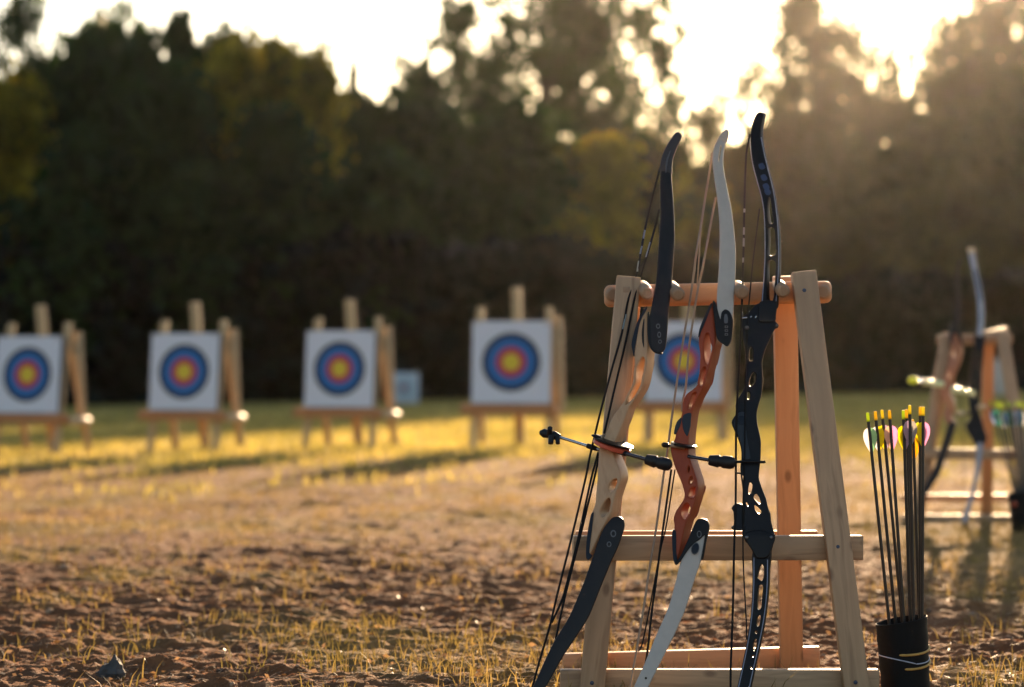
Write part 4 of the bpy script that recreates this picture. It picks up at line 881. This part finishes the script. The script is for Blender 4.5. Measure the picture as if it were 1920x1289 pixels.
TG = [(46, 27.0, -20, 'white ringed target on a wooden easel, cut by the left edge of the photo'),
      (341, 27.0, -17, 'white ringed target on a wooden easel, second from the left edge'),
      (633, 27.0, -18, 'white ringed target on a wooden easel beside the small far target'),
      (957, 26.6, -8, 'white ringed target on a wooden easel left of the near bow rack'),
      (1281, 26.8, -8, 'white ringed target seen between the black and white bows')]
for i, (px, d, rz, lab) in enumerate(TG):
    o = proto if i == 0 else copy_tree(proto)
    x = (px - 960) / F * d
    o.location = (x, d, float(ground_z(x, d)) - .01); o.rotation_euler = (0, 0, R(rz))
    tag(o, lab, 'target', GT)
    if i > 2:
        for ch in list(o.children):
            if ch.name.startswith('peg'): bpy.data.objects.remove(ch)
    o.scale = ((1.0, 1.0, 1.0, 1.06, 1.03)[i],) * 3
fmat = [None]
def fm():
    m, N, L, bs = new_mat('faded_target_paper'); tc = N.new('ShaderNodeTexCoord')
    ln = N.new('ShaderNodeVectorMath'); ln.operation = 'LENGTH'; L.new(tc.outputs['Object'], ln.inputs[0])
    L.new(ramp(N, L, ln.outputs['Value'], [(0.05, (0.30, 0.12, 0.12)), (0.12, (0.24, 0.28, 0.32)), (0.2, (0.22, 0.30, 0.36)), (0.32, (0.38, 0.43, 0.48))]).outputs[0], bs.inputs['Base Color'])
    return m
M['faded'] = fm()
def far_target(px, d, label, w, h, mat):
    x = (px - 960) / F * d
    ft = thing('archery_target', label, 'target', (x, d, float(ground_z(x, d))), 'far archery targets'); bz = ft.location
    beam('face', bz + Vector((0, 0, .10)), bz + Vector((0, .06, h)), w, 0.08, mat, ft, bev=.01)
    for sx in (-w * .4, w * .4): beam('leg', bz + Vector((sx, .3, 0)), bz + Vector((sx, .07, h + .05)), 0.06, 0.05, M['easel'], ft)
far_target(757, 63.0, 'small faded target standing at the foot of the wood', 0.78, 0.90, M['faded'])
far_target(1876, 60.0, 'narrow white target glimpsed between the legs of the far rack', 0.36, 0.98, M['white_limb'])

# ------------------------------------------------------------------ stone
rc = P(206, 1262, 6.72); rc.z = float(ground_z(rc.x, rc.y))
bm = bmesh.new(); bmesh.ops.create_icosphere(bm, subdivisions=3, radius=1)
rv = random.Random(4)
for v in bm.verts:
    c = v.co; k = 1 + .18 * math.sin(5 * c.x + 2) * math.cos(4 * c.y) + .1 * math.sin(9 * c.z + 3 * c.x)
    top = max(0, c.z); v.co = Vector((c.x * .040 * k * (1 - .55 * top) + .016 * top, c.y * .035 * k * (1 - .5 * top), c.z * .042 * k))
tag(put('stone', bm_mesh(bm, 'stone'), M['rock'], None, Matrix.Translation(rc + Vector((0, 0, .008))), 25), 'dark pointed stone on bare soil in the bottom left corner', 'stone')

# ------------------------------------------------------------------ grass, litter, clods (uncountable)
def blades(name, x, y, h, w, mat, label, lean=0.5, seed=1):
    r_ = np.random.default_rng(seed); n = len(x)
    z = ground_z(x, y) - 0.004
    a = r_.uniform(0, 2 * np.pi, n); la = r_.uniform(0, 2 * np.pi, n); lm = r_.uniform(0.05, lean, n) * h
    ux, uy = np.cos(a) * w / 2, np.sin(a) * w / 2
    lx, ly = np.cos(la) * lm, np.sin(la) * lm
    V = np.empty((n, 5, 3))
    V[:, 0] = np.stack([x - ux, y - uy, z], 1); V[:, 1] = np.stack([x + ux, y + uy, z], 1)
    V[:, 2] = np.stack([x + ux * .7 + lx * .35, y + uy * .7 + ly * .35, z + h * .6], 1); V[:, 3] = np.stack([x - ux * .7 + lx * .35, y - uy * .7 + ly * .35, z + h * .6], 1)
    V[:, 4] = np.stack([x + lx, y + ly, z + h], 1)
    b = np.arange(n)[:, None] * 5
    tri = np.concatenate([b + [0, 1, 2], b + [0, 2, 3], b + [3, 2, 4]], 0)
    t = np.repeat(np.clip(fbm(x * 1.1, y * .7, 91, 3) * 1.5 - .25 + r_.uniform(-.25, .25, n), 0, 1), 5)
    o = put(name, mesh_np(name, V.reshape(-1, 3), tri, {'tint': t}), M[mat]); o['kind'] = 'stuff'; o['label'] = label
    return o
r1_ = np.random.default_rng(5)
def scatter(n, y0, y1, margin, dens, clump=1, spread=0.03):
    y = y0 * (y1 / y0) ** r1_.uniform(0, 1, n); half = 960 / F * y * 1.25 + margin
    x = r1_.uniform(-1, 1, n) * half
    keep = r1_.uniform(0, 1, n) < dens(x, y); x, y = x[keep], y[keep]
    if clump > 1:
        x = np.repeat(x, clump); y = np.repeat(y, clump)
        x = x + r1_.normal(0, spread, len(x)); y = y + r1_.normal(0, spread, len(y))
    return x, y
x, y = scatter(11000, 5.7, 26, .4, lambda x, y: (0.05 + 0.5 * sstep(8.5, 15, y)) + 0.6 * np.maximum(grassy(x, y), sstep(10, 18, y) * .6), 9, .035)
blades('dry_grass', x, y, r1_.uniform(.015, .075, len(x)) * r1_.uniform(.5, 1.2, len(x)), r1_.uniform(.0022, .005, len(x)), 'grass_dry', 'dry straw coloured grass tufts on the bare soil', .9, 2)
x, y = scatter(80000, 14, 76, 1.5, lambda x, y: grassy(x, y) ** 1.5 * sstep(15, 25, y), 2, .05)
blades('field_grass', x, y, r1_.uniform(.03, .11, len(x)), r1_.uniform(.008, .018, len(x)) * (.6 + y / 50), 'grass_field', 'yellow green field grass around the targets', .7, 3)
x, y = scatter(3200, 5.7, 16, .4, lambda x, y: 0.85 + 0 * x)
C = np.stack([x, y, ground_z(x, y) + .006], 1)
Vq, Tq = leaf_quads(C, 0.011, r1_.uniform(0, 1, len(C)) ** 1.6, 1.9, .8)
xs_, ys_ = scatter(30000, 5.7, 19, .4, lambda x, y: .25 + .75 * sstep(.38, .62, fbm(x * 1.7, y * 1.2, 71, 3)))
ns = len(xs_); an = r1_.normal(0, .9, ns); ln_ = r1_.uniform(.012, .05, ns)[:, None]; wd = r1_.uniform(.0014, .0032, ns)[:, None]
dv = np.stack([np.cos(an), np.sin(an), r1_.uniform(-.12, .45, ns)], 1); sv = np.stack([-np.sin(an), np.cos(an), r1_.uniform(-.4, .4, ns)], 1)
Cs = np.stack([xs_, ys_, ground_z(xs_, ys_) + .004], 1)
Vs = np.stack([Cs - dv * ln_ / 2 - sv * wd / 2, Cs - dv * ln_ / 2 + sv * wd / 2, Cs + dv * ln_ / 2 + sv * wd / 2, Cs + dv * ln_ / 2 - sv * wd / 2], 1).reshape(-1, 3)
Vq = np.concatenate([Vq, Vs]); Tq = np.concatenate([Tq, np.repeat(r1_.uniform(.1, 1, ns), 4)])
lo_ = put('leaf_litter', mesh_np('leaf_litter', Vq, np.arange(len(Vq)).reshape(-1, 4), {'tint': Tq}), M['litter']); lo_['kind'] = 'stuff'; lo_['label'] = 'dry fallen leaves and chips scattered on the soil'
# clods
bm = bmesh.new(); bmesh.ops.create_icosphere(bm, subdivisions=1, radius=1)
iv = np.array([v.co[:] for v in bm.verts]); jf = np.array([[v.index for v in f.verts] for f in bm.faces]); bm.free()
x, y = scatter(4500, 5.7, 20, .4, lambda x, y: (1 - .6 * grassy(x, y)))
n = len(x); s = r1_.lognormal(-5.6, .6, n); s = np.clip(s, .003, .026)
sc = s[:, None] * r1_.uniform(.6, 1.4, (n, 3)) * np.array([1.2, 1.2, .75])
Vc = iv[None] * (1 + r1_.uniform(-.28, .28, (n, len(iv), 1))) * sc[:, None, :]
th = r1_.uniform(0, 6.28, n); ct, sn = np.cos(th)[:, None], np.sin(th)[:, None]
Vc = np.stack([Vc[..., 0] * ct - Vc[..., 1] * sn, Vc[..., 0] * sn + Vc[..., 1] * ct, Vc[..., 2]], 2)
Vc += np.stack([x, y, ground_z(x, y) + .2 * s], 1)[:, None]
Fc = (jf[None] + (np.arange(n) * len(iv))[:, None, None]).reshape(-1, 3)
def clod_mat():
    m, N, L, bs = new_mat('soil_clods_earth'); a = N.new('ShaderNodeAttribute'); a.attribute_name = 'tint'
    L.new(ramp(N, L, a.outputs['Fac'], [(0, (0.06, 0.035, 0.023)), (.6, (0.20, 0.115, 0.065)), (1, (0.34, 0.22, 0.13))]).outputs[0], bs.inputs['Base Color']); bs.inputs['Roughness'].default_value = .95
    return m
co_ = put('soil_clods', mesh_np('soil_clods', Vc.reshape(-1, 3), Fc, {'tint': np.repeat(r1_.uniform(0, 1, n), len(iv))}), clod_mat()); co_['kind'] = 'stuff'; co_['label'] = 'crumbled clods and pebbles on the bare soil'

# ------------------------------------------------------------------ haze
HAZE = 0.00003
if HAZE > 0:
    bm = bmesh.new(); bmesh.ops.create_cube(bm, size=1)
    bmesh.ops.scale(bm, vec=(640, 480, 36), verts=bm.verts); bmesh.ops.translate(bm, vec=(0, 185, 16.5), verts=bm.verts)
    hm = bpy.data.materials.new('haze'); hm.use_nodes = True; N = hm.node_tree.nodes; N.clear()
    out = N.new('ShaderNodeOutputMaterial'); pv = N.new('ShaderNodeVolumePrincipled')
    pv.inputs['Density'].default_value = HAZE; pv.inputs['Color'].default_value = (0.92, 0.88, 0.82, 1); pv.inputs['Anisotropy'].default_value = 0.86
    hm.node_tree.links.new(pv.outputs[0], out.inputs['Volume'])
    hz = put('haze', bm_mesh(bm, 'haze'), hm); hz['kind'] = 'stuff'; hz['label'] = 'warm hazy air in front of the low sun'
